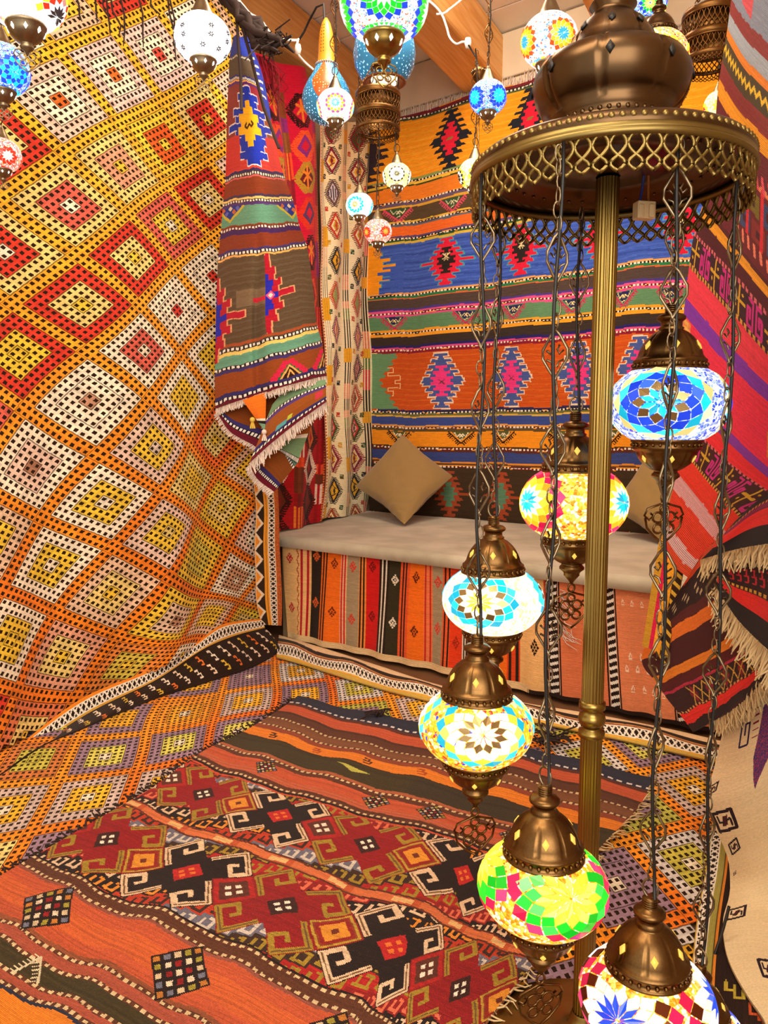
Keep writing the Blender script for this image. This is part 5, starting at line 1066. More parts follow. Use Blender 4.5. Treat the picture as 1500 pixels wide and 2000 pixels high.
def cap_mesh(kind, mat, n):
    key = (kind, mat.name, n)
    if key in _cm: return _cm[key]
    mb = MB()
    def ribbed(prof, z0, z1, ribs=8, depth=.06):
        prof = np.asarray(prof); a = np.linspace(0, 2*math.pi, n, endpoint=False); P = np.zeros((n, len(prof), 3))
        for i, x in enumerate(a):
            ph = abs((x*ribs/(2*math.pi)) % 1-.5)*2
            for j, (r, z) in enumerate(prof):
                rr = r*(1-depth*max(0, 1-ph*9)) if z0 < z < z1 else r
                P[i, j] = (rr*math.cos(x), rr*math.sin(x), z)
        mb.quadgrid(P, closed_u=True)
    def ring(r, z, k, s_):
        for q in range(k): a = 2*math.pi*q/k; mb.ball((r*math.cos(a), r*math.sin(a), z), s_, 6, 4)
    if kind == 'dome':
        ribbed([(.55, .60), (.62, .60), (.635, .63), (.62, .66), (.60, .67), (.595, .74), (.61, .76), (.605, .79), (.575, .81), (.56, .83), (.535, .86), (.52, .92), (.49, 1.0), (.44, 1.09), (.37, 1.18), (.29, 1.25), (.22, 1.29), (.20, 1.31), (.215, 1.33), (.175, 1.36), (.17, 1.43), (.20, 1.45), (.235, 1.48), (.235, 1.52), (.19, 1.56), (.11, 1.58), (.10, 1.60), (.10, 1.74), (.06, 1.75), (.001, 1.75)], .85, 1.22)
        ring(.605, .705, 30, .035)
        for k in range(4): mb.tube([(.105*math.cos(a), .105*math.sin(a), 1.61+k*.035) for a in np.linspace(0, 2*math.pi, 12, endpoint=False)], .014, 4, True)
    elif kind == 'cone':
        mb.lathe([(.40, .74), (.44, .74), (.45, .78), (.43, .82), (.40, .86), (.33, 1.02), (.25, 1.2), (.18, 1.36), (.12, 1.46), (.13, 1.5), (.09, 1.54), (.07, 1.64), (.001, 1.65)], n)
    elif kind == 'bottom':
        ribbed([(.50, -.62), (.57, -.62), (.60, -.645), (.60, -.68), (.575, -.70), (.57, -.76), (.585, -.78), (.57, -.81), (.53, -.83), (.51, -.88), (.47, -.97), (.40, -1.06), (.31, -1.13), (.24, -1.17), (.19, -1.19), (.20, -1.21), (.235, -1.25), (.235, -1.29), (.17, -1.34), (.145, -1.38), (.15, -1.41), (.09, -1.48), (.05, -1.53), (.03, -1.57), (.001, -1.58)], -1.08, -.85)
        ring(.58, -.735, 30, .03)
    elif kind == 'bottom_small':
        ribbed([(.40, -.74), (.47, -.74), (.49, -.78), (.47, -.82), (.45, -.84), (.43, -.95), (.36, -1.06), (.25, -1.15), (.15, -1.2), (.13, -1.24), (.17, -1.28), (.15, -1.33), (.07, -1.38), (.03, -1.46), (.001, -1.48)], -1.1, -.84)
    elif kind == 'light_opening':
        mb.prism([(0, -.085, -.01), (.055, 0, -.01), (0, .085, -.01), (-.055, 0, -.01)], [(0, -.085, .012), (.055, 0, .012), (0, .085, .012), (-.055, 0, .012)])
    elif kind == 'link':
        mb.tube([(.0052*math.cos(a), 0, .0105*math.sin(a)) for a in np.linspace(0, 2*math.pi, 12, endpoint=False)], .0013, 5, True)
    elif kind == 'ring_link':
        mb.tube([(.011*math.cos(a), 0, .014*math.sin(a)) for a in np.linspace(0, 2*math.pi, 16, endpoint=False)], .0017, 5, True)
    elif kind == 'filigree_link':
        for s_ in (-1, 1):
            mb.tube([(0, 0, .033), (s_*.006, 0, .026), (s_*.0165, 0, .008), (s_*.0165, 0, -.004), (s_*.008, 0, -.018), (s_*.002, 0, -.027), (0, 0, -.033)], .0021, 5)
            mb.tube([(s_*.0115, 0, .007), (s_*.006, 0, .002), (s_*.003, 0, .008), (s_*.006, 0, .014)], .0016, 4)
            mb.tube([(s_*.0115, 0, -.005), (s_*.005, 0, -.008), (s_*.0025, 0, -.015)], .0016, 4)
        for z in (.035, -.035): mb.tube([(.003*math.cos(a), 0, z+.003*math.sin(a)) for a in np.linspace(0, 2*math.pi, 8, endpoint=False)], .0012, 4, True)
    elif kind == 'charm':
        def lp(cx, cz, rx, rz): mb.tube([(cx+rx*math.cos(a), 0, cz+rz*math.sin(a)) for a in np.linspace(0, 2*math.pi, 14, endpoint=False)], .022, 5, True)
        lp(0, -1.66, .07, .08)
        for s_ in (-1, 1):
            mb.tube([(0, 0, -1.74), (s_*.12, 0, -1.78), (s_*.34, 0, -1.84), (s_*.40, 0, -1.96), (s_*.30, 0, -2.04), (s_*.22, 0, -1.97), (s_*.28, 0, -1.92)], .022, 5)
            mb.tube([(s_*.38, 0, -2.0), (s_*.34, 0, -2.18), (s_*.18, 0, -2.34), (0, 0, -2.46)], .022, 5); lp(s_*.13, -2.0, .10, .09); lp(s_*.12, -2.2, .09, .08)
        lp(0, -2.1, .07, .09); lp(0, -1.86, .08, .07)
    me = mb.mesh(kind, mat); _cm[key] = me; return me
def put(name, me, parent, scale=1, loc=(0, 0, 0), rot=(0, 0, 0)):
    o = link(bpy.data.objects.new(name, me), parent); o.scale = (scale,)*3; o.location = loc; o.rotation_euler = rot; return o
M_OPEN = emit('lit_opening', '#e8bc50', 1.1); M_OPENW = emit('lit_opening_white', '#fff8ea', 3)
def chain_links(root, z0, z1, dx=0, dy=0, fancy=True, mat=None, seed=0):
    """links from z0 (at the lamp) up to z1, in the lamp's own frame"""
    mat = mat or M_PEW; z = z0; k = 0; rg = np.random.default_rng(seed); L = z1-z0
    put('chain_link', cap_mesh('ring_link', mat, 0), root, 1, (0, 0, z+.012), (0, 0, rg.random()*3)); z += .026
    while z < z1-.01:
        big = fancy and (k % 4 == 2) and z+.08 < z1; h_ = .070 if big else .0175
        f = (z+h_/2-z0)/L
        put('chain_link', cap_mesh('filigree_link' if big else 'link', mat, 0), root, 1, (dx*f+(.0 if big else .002*math.sin(k*2.)), dy*f, z+h_/2), (.0, 0, rg.uniform(-.8, .8) if big else (k % 2)*1.57+.3))
        z += h_; k += 1
def pendant(name, label, c, R, b, beads, flowers, cap='dome', fg=True, top=None, dxy=(0, 0), capmat=None, group=None, charm=True, fancy=True, extra=None, nt=None, chain=True, openm=None):
    capmat = capmat or M_BRASS; root = thing(name, label, 'lamp', tuple(c), group); n = 96 if fg else 24
    th = np.linspace(math.radians(36), math.radians(144), 22 if fg else 14); prof = [(math.sin(x), math.cos(x)*b) for x in th]
    g = MB().lathe(prof, n).build('globe', beads, root); g.scale = (R, R, R)
    ts = []
    for (az, el, nn, rad, cols) in flowers: ts += flower_tiles(az, el, nn, rad, cols, b)
    if fg:
        for vs, col in ts:
            o_ = [ell(v, b)*1.022 for v in vs]; i_ = [ell(v, b)*.985 for v in vs]
            MB().prism(i_, o_).build('glass_tile', tile_mat(col, random.choice((0, 0, 1, 2))), g, smooth=False)
    else:
        by = {}
        for vs, col in ts: by.setdefault(col, MB()).prism([ell(v, b)*.985 for v in vs], [ell(v, b)*1.025 for v in vs])
        for col, mb in by.items(): mb.build('glass_mosaic', tile_mat(col), g, smooth=False)['kind'] = 'stuff'
    dz = (.809*b-(.647 if cap == 'dome' else .73))*R; tc_ = put('finial_cap', cap_mesh(cap, capmat, n), root, R, (0, 0, dz)); bc_ = put('lower_cap', cap_mesh('bottom' if cap == 'dome' else 'bottom_small', capmat, n), root, R, (0, 0, -dz))
    om = openm or M_OPEN
    if fg:
        for k in range(6):
            a = 2*math.pi*(k+.5)/6-1.2
            if cap == 'dome': put('light_opening', cap_mesh('light_opening', om, 0), tc_, 1, (.478*math.cos(a), .478*math.sin(a), 1.03), (math.radians(62), 0, a+math.pi/2))
            put('light_opening', cap_mesh('light_opening', om, 0), bc_, .8, (.475*math.cos(a), .475*math.sin(a), -.97), (math.radians(118), 0, a+math.pi/2))
    else:
        for k in range(8):
            a = 2*math.pi*(k+.5)/8; put('light_opening', cap_mesh('light_opening', om, 0), bc_, .9, (.42*math.cos(a), .42*math.sin(a), -.95), (math.radians(112), 0, a+math.pi/2))
    if charm: put('charm', cap_mesh('charm', capmat, 0), root, R*(1 if fg else .8), (0, 0, -dz if fg else -dz+R*.1), (0, 0, .3))
    zt = (1.75 if cap == 'dome' else 1.64)*R+dz
    if chain and top is not None:
        chain_links(root, zt, top-c[2], dxy[0], dxy[1], fancy, M_PEW if fg else M_BRASSD, int(R*1e4))
        L = top-c[2]-zt; ph = R*90
        pts = [(dxy[0]*t+.005*math.sin(t*L*15+ph), dxy[1]*t+.004*math.cos(t*L*13+ph)-.004, zt+L*t) for t in np.linspace(0, 1, max(6, int(L*26)))]
        MB().tube(pts, .0024 if fg else .002, 6).build('cord', M_BLACK, root)
    return root
SA = -math.pi/2                                                            # azimuth that faces the shop front
RAD13 = [0, .24, .42, .57, .71, .86, .98]
RAD8 = [0, .22, .36, .50, .62, .73, .83, .92]
RAD5 = [0, .18, .31, .44, .56, .67, .77, .87]
def ring4(n, cols, el=0.0, off=0.0, rad=RAD5, k=3): return [(SA+off+2*math.pi*q/k, el, n, rad, cols) for q in range(k)]

# ------------------------------------------------------------------ brass floor lamp with seven hanging globes
PX0 = at(1188, 330, 1.2); fx, fy = PX0[0], PX0[1]
lamp = thing('floor_lamp', 'tall brass floor lamp with a fluted pole and pierced canopy in the foreground', 'floor lamp', (fx, fy, 0))
def fl_ring(mb, r, z, k, s_, sc=(1, 1, 1)):
    for q in range(k): a = 2*math.pi*q/k; mb.ball((r*math.cos(a), r*math.sin(a), z), s_, 6, 4, sc)
mb = MB(); a = np.linspace(0, 2*math.pi, 120, endpoint=False); rr = .0158+.0015*np.abs(np.cos(a*10))
for z0, z1 in ((.03, .562), (.612, 1.425)): mb.quadgrid(np.array([[(r*math.cos(x), r*math.sin(x), z) for z in (z0, z0+.004, z1-.004, z1)] for x, r in zip(a, rr)]), closed_u=True)
mb.build('pole', M_GOLD, lamp)
MB().lathe([(.017, .555), (.021, .557), (.021, .566), (.014, .569), (.014, .573), (.020, .578), (.022, .586), (.020, .594), (.013, .600), (.021, .604), (.021, .614), (.017, .616)], 32).build('pole_joint', M_GOLD, lamp)
MB().lathe([(.001, 0), (.16, 0), (.165, .008), (.155, .016), (.10, .024), (.05, .034), (.025, .05), (.02, .07), (.018, .075)], 48).build('base', M_GOLD, lamp)
prof = np.array([(.200, 1.428), (.204, 1.436), (.1985, 1.447), (.194, 1.451), (.182, 1.453), (.15, 1.460), (.108, 1.470), (.100, 1.478), (.096, 1.482), (.090, 1.486), (.086, 1.503), (.092, 1.507), (.088, 1.512), (.100, 1.522), (.109, 1.538), (.1135, 1.556), (.1125, 1.570), (.104, 1.584), (.088, 1.593), (.074, 1.597), (.072, 1.601), (.064, 1.603), (.0605, 1.618), (.047, 1.640), (.033, 1.652), (.028, 1.660), (.034, 1.668), (.030, 1.676), (.024, 1.69), (.031, 1.70), (.026, 1.715), (.012, 1.74), (.018, 1.755), (.001, 1.775)])
mb = MB(); n = 128; P = np.zeros((n, len(prof), 3))
for i in range(n):
    x = 2*math.pi*i/n; ph = abs((x*8/(2*math.pi)) % 1-.5)*2
    for j, (r, z) in enumerate(prof):
        r2_ = r*(1-.04*max(0, 1-ph*11)) if (1.515 < z < 1.60 or 1.61 < z < 1.65) else r
        P[i, j] = (r2_*math.cos(x), r2_*math.sin(x), z)
mb.quadgrid(P, closed_u=True); fl_ring(mb, .0865, 1.4955, 44, .0042)
dome = mb.build('canopy', M_COP, lamp)
for k in range(8):
    x = 2*math.pi*(k+.5)/8+.1; o = put('diamond_opening', cap_mesh('light_opening', M_BLACK, 0), dome, .11, (.1142*math.cos(x), .1142*math.sin(x), 1.562), (math.radians(84), 0, x+math.pi/2))
    o = put('diamond_opening', cap_mesh('light_opening', M_BLACK, 0), dome, .10, (.0555*math.cos(x), .0555*math.sin(x), 1.629), (math.radians(62), 0, x+math.pi/2))
mb = MB(); fl_ring(mb, .2, 1.4405, 96, .0052); mb.build('bead_ring', M_SKIRT, lamp)
MB().lathe([(.199, 1.432), (.19, 1.426), (.17, 1.430), (.165, 1.436), (.13, 1.436), (.125, 1.442), (.09, 1.442), (.085, 1.436), (.05, 1.436), (.03, 1.43), (.018, 1.428)], 64).build('underside', M_COP, lamp)
mb = MB(); fl_ring(mb, .15, 1.434, 40, .003, (1, 1, .6)); mb.build('underside_studs', M_BRASS, lamp)
def lattice_skirt(name, r, z_top, h_, N, mat, parent, wire=.0017, band=True):
    """pierced gallery: long ovals over small lozenges, scalloped foot"""
    mb = MB(); zs = np.linspace(0, 1, 15)
    for k in range(N):
        for s_ in (-1, 1):
            row = []
            for t in zs:
                w_ = math.sin(math.pi*t/.62) if t < .62 else -math.sin(math.pi*(t-.62)/.38)*.92
                x = 2*math.pi*(k+.5+.46*s_*w_)/N
                row.append((r*math.cos(x), r*math.sin(x), z_top-t*h_))
            mb.tube(row, wire, 4)
    for z, q in ((z_top, 2.2),):
        mb.tube([(r*math.cos(x), r*math.sin(x), z) for x in np.linspace(0, 2*math.pi, 72, endpoint=False)], wire*q, 5, True)
    return mb.build(name, mat, parent)
lattice_skirt('pierced_skirt', .200, 1.422, .048, 58, M_SKIRT, lamp, .0031)
MB().lathe([(.2005, 1.434), (.2030, 1.433), (.2030, 1.421), (.1985, 1.420)], 72).build('rim_band', M_SKIRT, lamp)
tb = at(1258, 412, 1.22)-np.array([fx, fy, 0]); mb = MB().box(tb, (.030, .018, .026), .2); 
for s_ in (-1, 1): mb.box(tb+np.array([s_*.008, -.006, -.002]), (.009, .012, .020), .2)
t_ = mb.build('terminal_block', simple('cream_plastic', '#d9b98a', .5), lamp, smooth=False, bevel=.002)
MB().tube([tb+np.array([-.007, 0, .012]), tb+np.array([-.004, 0, .035]), tb+np.array([0, 0, .075])], .002, 5).build('blue_wire', simple('blue_wire', '#2a3a8a', .5), lamp)
MB().tube([tb+np.array([.006, 0, .012]), tb+np.array([.005, 0, .04]), tb+np.array([.004, 0, .075])], .002, 5).build('brown_wire', simple('brown_wire', '#a8602a', .5), lamp)
G = 'globes hanging from the floor lamp'
CY, BLU1, GRN1, MGN, YEL, WHT1, MIR, MIRB, RED1 = '#18c4e8', '#1a44ea', '#18c828', '#e0184a', '#ffe93a', '#fffdf0', 'm#a88a5a', 'm#7a3a1c', '#e8301c'
specs = [
 ('blue mosaic globe with a turquoise star, highest at the right of the floor lamp', (1305, 790), 1.22, 226, .75, BLW, 1.15, [CY, MIR, BLU1, BLU1, CY, '#ffe28a'], 9, -.12, '#c8d4ff'),
 ('red, yellow and turquoise globe hanging behind the fluted pole', (1120, 983), 1.34, 205, .77, AMB, 1.25, [CY, WHT1, YEL, '#ffb020', MGN, MGN], 12, 1.1, '#c9a94a'),
 ('bright white globe with turquoise diamonds hanging in front of the bench pad', (962, 1172), 1.34, 196, .72, WYL, 2.0, [YEL, WHT1, MIR, CY, CY], 12, -.25, '#d8c878'),
 ('amber globe with a white and turquoise flower in front of the orange bench cover', (930, 1419), 1.15, 221, .70, AMBX, 1.15, [WHT1, MIR, WHT1, WHT1, YEL, CY], 12, .12, '#b8902a'),
 ('green and yellow flowered globe with magenta tips, low beside the pole', (1060, 1730), 1.02, 250, .68, AMB, 1.1, [YEL, YEL, GRN1, GRN1, MGN], 13, .50, '#b8902a'),
 ('amber globe with a white flower, lowest of the floor lamp at the frame bottom', (1262, 1952), 1.02, 256, .70, AMB, 1.2, [BLU1, WHT1, WHT1, MIRB, MGN], 13, -.40, '#b8902a'),
 ('amber and blue globe mostly hidden behind the lowest globe', (1362, 2030), 1.11, 184, .74, AMBX, 1.2, [BLU1, WHT1, BLU1, MIRB], 10, .2, '#b8902a')]
for k, (lb, (x, y), D, wpx, b_, pal, st, cols, nn, off, gr) in enumerate(specs):
    c = at(x, y, D); R = wpx/2/FPX*np.dot(c-_C, _f)
    fl_ = ring4(nn, cols, [.05, .0, 0, -.05, -.05, -.35, 0][k]-math.atan2(c[2]-CAM_H, c[1]), off+math.atan2(c[0], c[1])*-1, rad={9: RAD8, 13: RAD13, 15: RAD13}.get(nn, RAD5), k=3)
    ang = math.atan2(c[1]-fy, c[0]-fx); rim_ = np.array([fx+.185*math.cos(ang), fy+.185*math.sin(ang)])
    pendant('hanging_globe', lb, c, R, b_, bead_mat('crushed_glass', pal, st, 17, gr), fl_, 'dome', True, 1.415, (0, 0), M_BRASS, G)
# ------------------------------------------------------------------ lamps hanging from the ceiling
def ceil_lamp(name, label, x, y, D, wpx, b_, pal, st, flw, cap='cone', charm=True, top=3.15, chain=True, fancy=True, scale=15, capmat=None, grout='#d8d0b0', dxy=(0, 0), opn=None):
    c = at(x, y, D); R = wpx/2/FPX*np.dot(c-_C, _f); el_ = math.atan2(c[2]-CAM_H, c[1]); az_ = math.atan2(c[0], c[1])
    flw = [(a_-az_, e_-el_*.9, n_, r_, k_) for a_, e_, n_, r_, k_ in flw]
    return pendant(name, label, c, R, b_, bead_mat('crushed_glass', pal, st, scale, grout), flw, cap, False, top, dxy, capmat or M_PEW, None, charm, fancy, chain=chain, openm=M_OPENW)
R4 = [0, .2, .32, .44, .56, .66]
GRY_ = 'm#6a6a70'
ceil_lamp('hanging_lamp', 'large white lamp with red and yellow edge tiles, cut off at the upper left', 48, -12, 1.75, 158, .86, WHM, 2.2, ring4(12, [GRY_, '#ffffff', RED1, YEL], -.25, 1.15, R4, 2), top=2.9)
ceil_lamp('hanging_lamp', 'bright blue mosaic lamp cut by the left edge under the white one', 4, 135, 1.95, 102, .95, BLU, 1.1, ring4(10, [CY, BLU1, CY, BLU1], 0, .5, R4, 4), top=2.9)
ceil_lamp('hanging_lamp', 'small red and white lamp cut by the left edge, lowest there', 4, 303, 2.2, 72, .9, REDP, 1.1, ring4(10, [WHT1, RED1, RED1], 0, .3, R4, 4), top=2.9)
ceil_lamp('hanging_lamp', 'round white lamp with little grey stars in front of the wall rug', 396, 76, 2.05, 110, .84, WHM, 2.4, [(SA+q*.75+.3*(e > 0), e, 6, [0, .06, .13, .16], [GRY_]) for q in range(8) for e in (-.28, .12, .45)], top=2.95, grout='#ffffff')
ceil_lamp('hanging_lamp', 'small white lamp with a yellow ring and turquoise star before the gourd lamp', 655, 207, 2.75, 72, .88, WYL, 2.4, ring4(12, [CY, WHT1, YEL, '#b0609a'], .12, 0, [0, .17, .28, .4, .52, .6], 4), top=3.15)
ceil_lamp('hanging_lamp', 'big lamp with green and blue flowers, cut off at the top middle', 750, 8, 1.85, 170, .84, WMC, 1.25, ring4(16, [WHT1, GRN1, GRN1, BLU1], .2, 0, [0, .25, .38, .48, .58, .68], 4), top=2.9, capmat=M_GOLD, scale=26)
ceil_lamp('hanging_lamp', 'round white lamp with orange flowers and blue stars beside the canopy top', 1073, 80, 2.0, 110, .92, WMC, 1.5, ring4(12, ['#2aa0e8', YEL, '#ffb020', '#e8501c'], .2, .5, [0, .16, .28, .4, .5, .6], 4), top=2.95)
ceil_lamp('hanging_lamp', 'blue mosaic lamp hanging in front of the end of a beam', 953, 190, 2.7, 72, .90, BLU, 1.15, ring4(12, [CY, CY, BLU1, BLU1], .1, .7, R4, 4), top=3.15)
ceil_lamp('hanging_lamp', 'yellow and white lamp half hidden by the rim of the floor lamp canopy', 928, 340, 2.9, 66, .90, YLW, 1.3, ring4(10, [GRY_, WHT1, GRY_, YEL], 0, .2, R4, 4), top=1.05+1.35)
ceil_lamp('hanging_lamp', 'red and yellow lamp with copper cap behind the dome of the canopy', 1284, 112, 1.75, 116, .86, AMBX, 1.1, ring4(12, [RED1, YEL, '#ffd020', '#e8301c', YEL], 0, .2, R4+[.76], 4), cap='dome', top=2.85, capmat=M_COP)
ceil_lamp('hanging_lamp', 'blue and green lamp mostly hidden behind the copper cap at the top', 1262, 8, 2.3, 78, .95, BLU, 1.3, ring4(12, [YEL, GRN1, BLU1], 0, .2, R4, 4), top=2.95)
ceil_lamp('hanging_lamp', 'yellow lamp showing only a sliver beside the hanging pink kilim', 1402, 205, 2.35, 52, 1.0, YLW, 1.6, ring4(10, [RED1, YEL, YEL], 0, .2, R4, 4), top=2.2)
# small lamps under the pierced ring
ceil_lamp('hanging_lamp', 'small yellow lamp with a grey star, right below the pierced ring', 775, 343, 2.82, 55, .88, YLW, 1.2, ring4(12, [GRY_, WHT1, WHT1, GRY_], .1, 0, [0, .14, .3, .46, .56, .6], 4), top=1.05+1.22, fancy=False)
ceil_lamp('hanging_lamp', 'small turquoise and white lamp with an orange centre before the cream runner', 702, 401, 2.82, 53, .90, WHM, 1.8, ring4(12, ['#ff9a20', WHT1, CY, CY], .05, -.35, [0, .16, .34, .48, .6, .7], 3), top=1.05+1.22, fancy=False)
ceil_lamp('hanging_lamp', 'small red and white lamp hanging lowest of the three under the pierced ring', 738, 452, 2.84, 55, .88, REDP, 1.1, ring4(10, ['#f0a02a', RED1, RED1], 0, .6, [0, .14, .26, .36, .44], 4), top=1.05+1.22, fancy=False)
# pierced rings that carry lamps
def pierced_ring(label, x, y, D, wpx, h_px, top):
    c = at(x, y, D); k = np.dot(c-_C, _f)/FPX; R = wpx/2*k; h_ = h_px*k; root = thing('pierced_ring_lamp_holder', label, 'lamp holder', tuple(c))
    MB().lathe([(R*.96, h_*.5), (R*1.0, h_*.5), (R*1.02, h_*.44), (R*.99, h_*.38)], 40).build('upper_rim', M_BRASSD, root)
    lattice_skirt('upper_gallery', R*.97, h_*.38, h_*.34, 34, M_BRASSD, root, .0016)
    MB().lathe([(R*.98, h_*.05), (R*1.03, h_*.03), (R*1.03, -h_*.05), (R*.98, -h_*.08)], 40).build('middle_rim', M_BRASSD, root)
    lattice_skirt('lower_gallery', R*.97, -h_*.08, h_*.30, 34, M_BRASSD, root, .0016)
    MB().lathe([(R*.90, h_*.40), (R*.93, h_*.40), (R*.93, -h_*.2), (R*.90, -h_*.2)], 40).build('inner_band', M_BRASSD, root)
    MB().lathe([(R*.98, -h_*.36), (R*1.02, -h_*.40), (R*.98, -h_*.44)], 40).build('lower_rim', M_BRASSD, root); lattice_skirt('scalloped_foot', R*.95, -h_*.42, h_*.14, 40, M_BRASSD, root, .0014)
    for q in range(4):
        a = 2*math.pi*q/4+.6; p0 = np.array([R*.97*math.cos(a), R*.97*math.sin(a), h_*.5]); p1 = np.array([R*.25*math.cos(a), R*.25*math.sin(a), h_*.5+R*1.15]); mb = MB()
        for t in np.linspace(.08, .92, 4):
            p = p0*(1-t)+p1*t; d = (p1-p0)/np.linalg.norm(p1-p0); e = np.cross(d, (0, 0, 1.)); e /= np.linalg.norm(e)+1e-9; l = np.linalg.norm(p1-p0)/8.2
            mb.tube([p+d*l*math.cos(s_)+e*l*.45*math.sin(s_) for s_ in np.linspace(0, 2*math.pi, 10, endpoint=False)], .0015, 4, True)
        mb.build('support_chain', M_BRASSD, root)
    MB().lathe([(.001, h_*.5+R*1.3), (R*.16, h_*.5+R*1.28), (R*.28, h_*.5+R*1.15), (R*.22, h_*.5+R*1.1), (.001, h_*.5+R*1.1)], 20).build('hook_cup', M_BRASSD, root)
    chain_links(root, h_*.5+R*1.3, top-c[2], 0, 0, True, M_BRASSD, 3); return root
pierced_ring('dark pierced metal ring hung by chains over three small lamps', 738, 222, 2.82, 87, 76, 2.45)
pierced_ring('dark pierced metal ring hanging at the top right before the stone wall', 1388, 78, 2.05, 108, 100, 2.85)
# gourd lamps
def gourd(label, x, y, D, wpx, prof, neck_from, neck_col, top, opening=False, cord=None):
    c = at(x, y, D); R = wpx/2/FPX*np.dot(c-_C, _f); root = thing('gourd_lamp', label, 'lamp', tuple(c))
    m, t, b = newmat('pierced_gourd'); b.inputs['Roughness'].default_value = .35
    tc = nd(t, 'ShaderNodeTexCoord'); vo = nd(t, 'ShaderNodeTexVoronoi'); vo.inputs['Scale'].default_value = 9; vo.inputs['Randomness'].default_value = .45; t.links.new(tc.outputs['Object'], vo.inputs[0])
    sx = nd(t, 'ShaderNodeSeparateXYZ'); t.links.new(tc.outputs['Object'], sx.inputs[0]); an = mth(t, 'ARCTAN2', sx.outputs[1], sx.outputs[0])
    q = mth(t, 'ADD', mth(t, 'SINE', mth(t, 'MULTIPLY_ADD', an, 3.0, .5)), mth(t, 'MULTIPLY', mth(t, 'ABSOLUTE', mth(t, 'SUBTRACT', sx.outputs[2], .45)), -1.1)); org = mth(t, 'GREATER_THAN', q, .12)
    mx = nd(t, 'ShaderNodeMix', data_type='RGBA'); mx.inputs[6].default_value = (*lin('#2f88c0'), 1); mx.inputs[7].default_value = (*lin('#c0561c'), 1); t.links.new(org, mx.inputs[0]); t.links.new(mx.outputs[2], b.inputs['Base Color'])
    dot = mth(t, 'LESS_THAN', vo.outputs['Distance'], .27); m2 = nd(t, 'ShaderNodeMix', data_type='RGBA'); m2.inputs[6].default_value = (*lin('#bfe6ff'), 1); m2.inputs[7].default_value = (*lin('#ffe0b0'), 1); t.links.new(org, m2.inputs[0])
    t.links.new(m2.outputs[2], b.inputs['Emission Color']); t.links.new(mth(t, 'MULTIPLY', dot, 1.1), b.inputs['Emission Strength'])
    body = [p for p in prof if p[1] <= neck_from]; o = MB().lathe(body, 40).build('body', m, root); o.scale = (R,)*3
    nk = [p for p in prof if p[1] >= neck_from]
    if len(nk) > 1:
        o = MB().lathe(nk, 28).build('neck', simple('orange_gourd_skin', neck_col, .4, noise=.12, scale=6), root); o.scale = (R,)*3
        mb = MB()
        for k in range(9):
            for j in range(2): a = -2.2+j*.35; z = nk[1][1]+.25+k*.13; r = np.interp(z, [p[1] for p in nk], [p[0] for p in nk]); mb.ball((r*math.cos(a), r*math.sin(a), z), .022, 6, 4)
        o = mb.build('drilled_dots', M_BLACK, root); o.scale = (R,)*3
        mb = MB(); r = nk[0][0]*1.02
        for k in range(30): a = 2*math.pi*k/30; mb.ball((r*math.cos(a), r*math.sin(a), neck_from+.05), .04, 6, 4)
        o = mb.build('bead_collar', simple('grey_beads', '#8a8f9a', .4), root); o.scale = (R,)*3
    if opening:
        o = MB().lathe([(.66, prof[0][1]+.03), (.70, prof[0][1]-.02), (.62, prof[0][1]-.05), (.58, prof[0][1]+.02), (.45, prof[0][1]+.14), (.001, prof[0][1]+.2)], 36).build('cut_rim', simple('gourd_rim', '#8a4a20', .6), root); o.scale = (R,)*3
        o = MB().lathe([(.001, prof[0][1]-.04), (.42, prof[0][1]-.02), (.45, prof[0][1]+.1)], 24).build('light_disc', emit('gourd_light', '#fff2d8', 1.3), root); o.scale = (R,)*3
    if cord: MB().tube([np.array(p)-c for p in cord], .004, 6).build('cord', M_BLACK, root)
    return root
gourd('long necked gourd lamp pierced with blue and orange dots by the beam', 638, 192, 3.0, 96, [(.001, -1.0), (.35, -.96), (.7, -.75), (.93, -.4), (1.0, -.05), (.95, .25), (.78, .6), (.55, .95), (.42, 1.22), (.36, 1.45), (.33, 1.7), (.31, 2.1), (.27, 2.5), (.18, 2.85), (.07, 3.05), (.001, 3.1)], 1.22, '#d8861c', 3.1,
      cord=[at(634, 46, 3.0), at(632, 8, 3.0), at(618, 14, 3.02), at(604, 40, 3.05), at(594, 62, 3.1), at(584, 78, 3.14)])
gourd('round gourd lamp with blue and orange dots behind the big green lamp', 751, 110, 2.95, 122, [(.62, -.78), (.8, -.6), (.95, -.3), (1.0, .05), (.95, .4), (.8, .7), (.55, .95), (.3, 1.15), (.15, 1.5), (.08, 1.9), (.001, 2.0)], 5, '#d8861c', 3.1, opening=True, cord=[at(757, 0, 2.95)+np.array([0, 0, k*.04]) for k in range(4)])
# small metal cup by the beam, cables, dangling threads
c = at(936, 150, 2.95); cup = thing('lamp_cup', 'small dark metal lamp cup hanging beside the blue lamp at the beam end', 'lamp holder', tuple(c))
s_ = .026; MB().lathe([(.001, -s_*1.2), (.3*s_, -s_*1.2), (.5*s_, -s_*.7), (.95*s_, 0), (1.05*s_, s_*.9), (.9*s_, s_*.95), (.001, s_*.6)], 24).build('cup', M_BRASSD, cup); fb_ = MB()
for q in range(16): a = 2*math.pi*q/16; fb_.ball((s_*1.03*math.cos(a), s_*1.03*math.sin(a), s_*.6), .004, 6, 4)
fb_.build('bead_ring', M_PEW, cup); MB().tube([np.array(at(936, 140, 2.95))-c, np.array(at(930, 112, 2.95))-c, np.array(at(915, 88, 2.96))-c], .003, 6).build('cord', M_BLACK, cup)
MB().tube([(0, -.004, -s_), (.001, 0, -.12), (0, .002, -.26)], .0025, 5).build('thin_chain', M_BRASSD, cup)
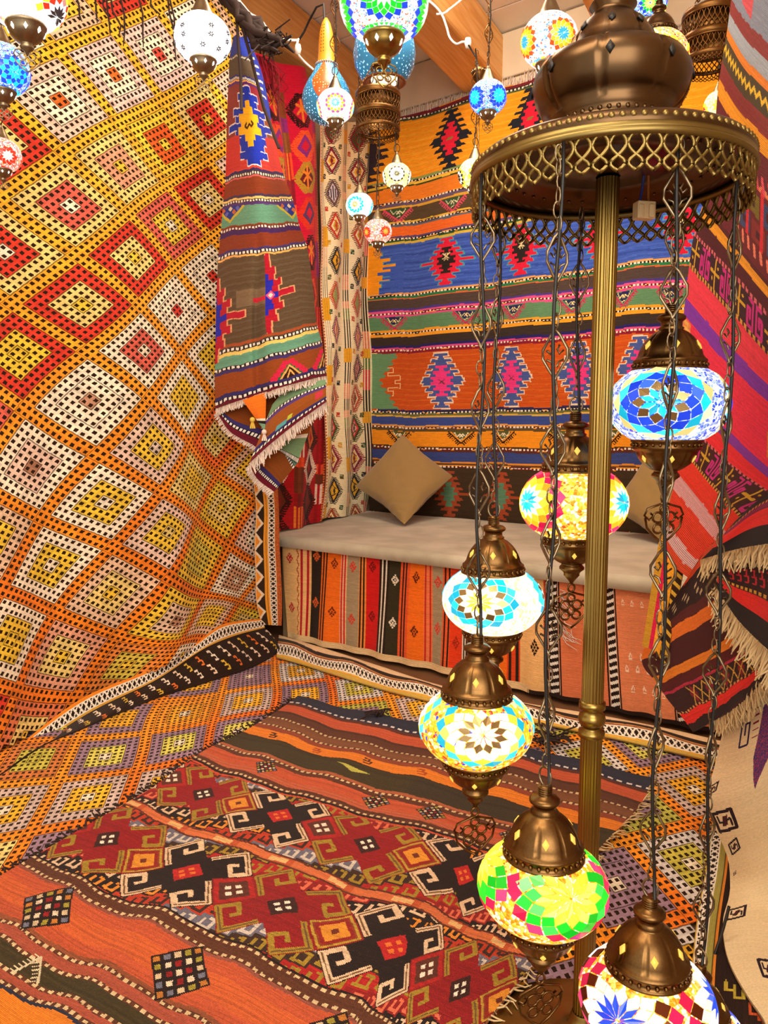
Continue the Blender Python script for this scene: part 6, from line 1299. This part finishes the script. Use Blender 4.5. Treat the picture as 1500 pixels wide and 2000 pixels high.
def cable(name, label, pts, r, mat, cat='cable', plug=None):
    P = [np.array(at(*p)) for p in pts]; f = polyline(P); root = thing(name, label, cat, tuple(P[0])); MB().tube(f(np.linspace(0, 1, len(P)*6))-P[0], r, 6).build('wire', mat, root)
    if plug is not None: q = np.array(at(*plug))-P[0]; MB().lathe([(.001, -.02), (.009, -.018), (.013, 0), (.010, .016), (.001, .02)], 12, q).build('connector', mat, root)
cable('power_cable', 'white cable looping down the right beam to a small connector', [(800, -14, 3.0), (843, 6, 3.0), (862, 27, 3.0), (872, 52, 3.0), (880, 76, 3.0), (892, 86, 3.0), (903, 82, 3.0), (912, 82, 3.0)], .004, M_WHITE, plug=(914, 84, 3.0))
cable('power_cable', 'white cable branching across the ceiling from the right beam', [(852, 28, 3.02), (864, 27, 3.02), (878, 18, 3.05), (898, 2, 3.08), (915, -14, 3.1)], .004, M_WHITE)
cable('power_cable', 'white cable looping along the left beam above the tied kilim', [(455, -12, 3.05), (474, 10, 3.05), (490, 28, 3.05), (505, 36, 3.06), (530, 66, 3.1), (560, 78, 3.1), (583, 79, 3.12)], .005, M_WHITE)
cable('power_cable', 'short white cable end hanging from the left beam beside the gourd', [(583, 76, 3.12), (580, 92, 3.1), (584, 108, 3.1), (592, 118, 3.12), (612, 136, 3.14)], .004, M_WHITE, plug=(582, 96, 3.1))
cable('power_cable', 'dark cable rising from the floor beside the hanging cream cloth', [(1380, 1925, 1.42), (1388, 1890, 1.42), (1400, 1852, 1.43), (1412, 1815, 1.45), (1424, 1770, 1.48)], .003, M_BLACK)
th_ = thing('dangling_threads', 'dark loose threads dangling before the wall rug at the top', 'threads', tuple(at(240, -40, 2.5)))
mb = MB(); o3 = np.array(th_.location); rg = np.random.default_rng(9)
for x, y in ((160, 42), (190, 45), (215, 68), (232, 72), (241, 90), (130, 30), (280, 92), (305, 40), (338, 90), (344, 120), (210, 30)):
    mb.tube([np.array(at(x+rg.normal()*8-12, -30, 2.5))-o3, np.array(at(x+rg.normal()*3-6, y*.3, 2.5))-o3, np.array(at(x+rg.normal()*3, y*.7, 2.5))-o3, np.array(at(x, y, 2.5))-o3], [.003, .003, .003, .0015], 5)
mb.build('thread_strands', M_DARKT, th_)
th_.location = th_.location
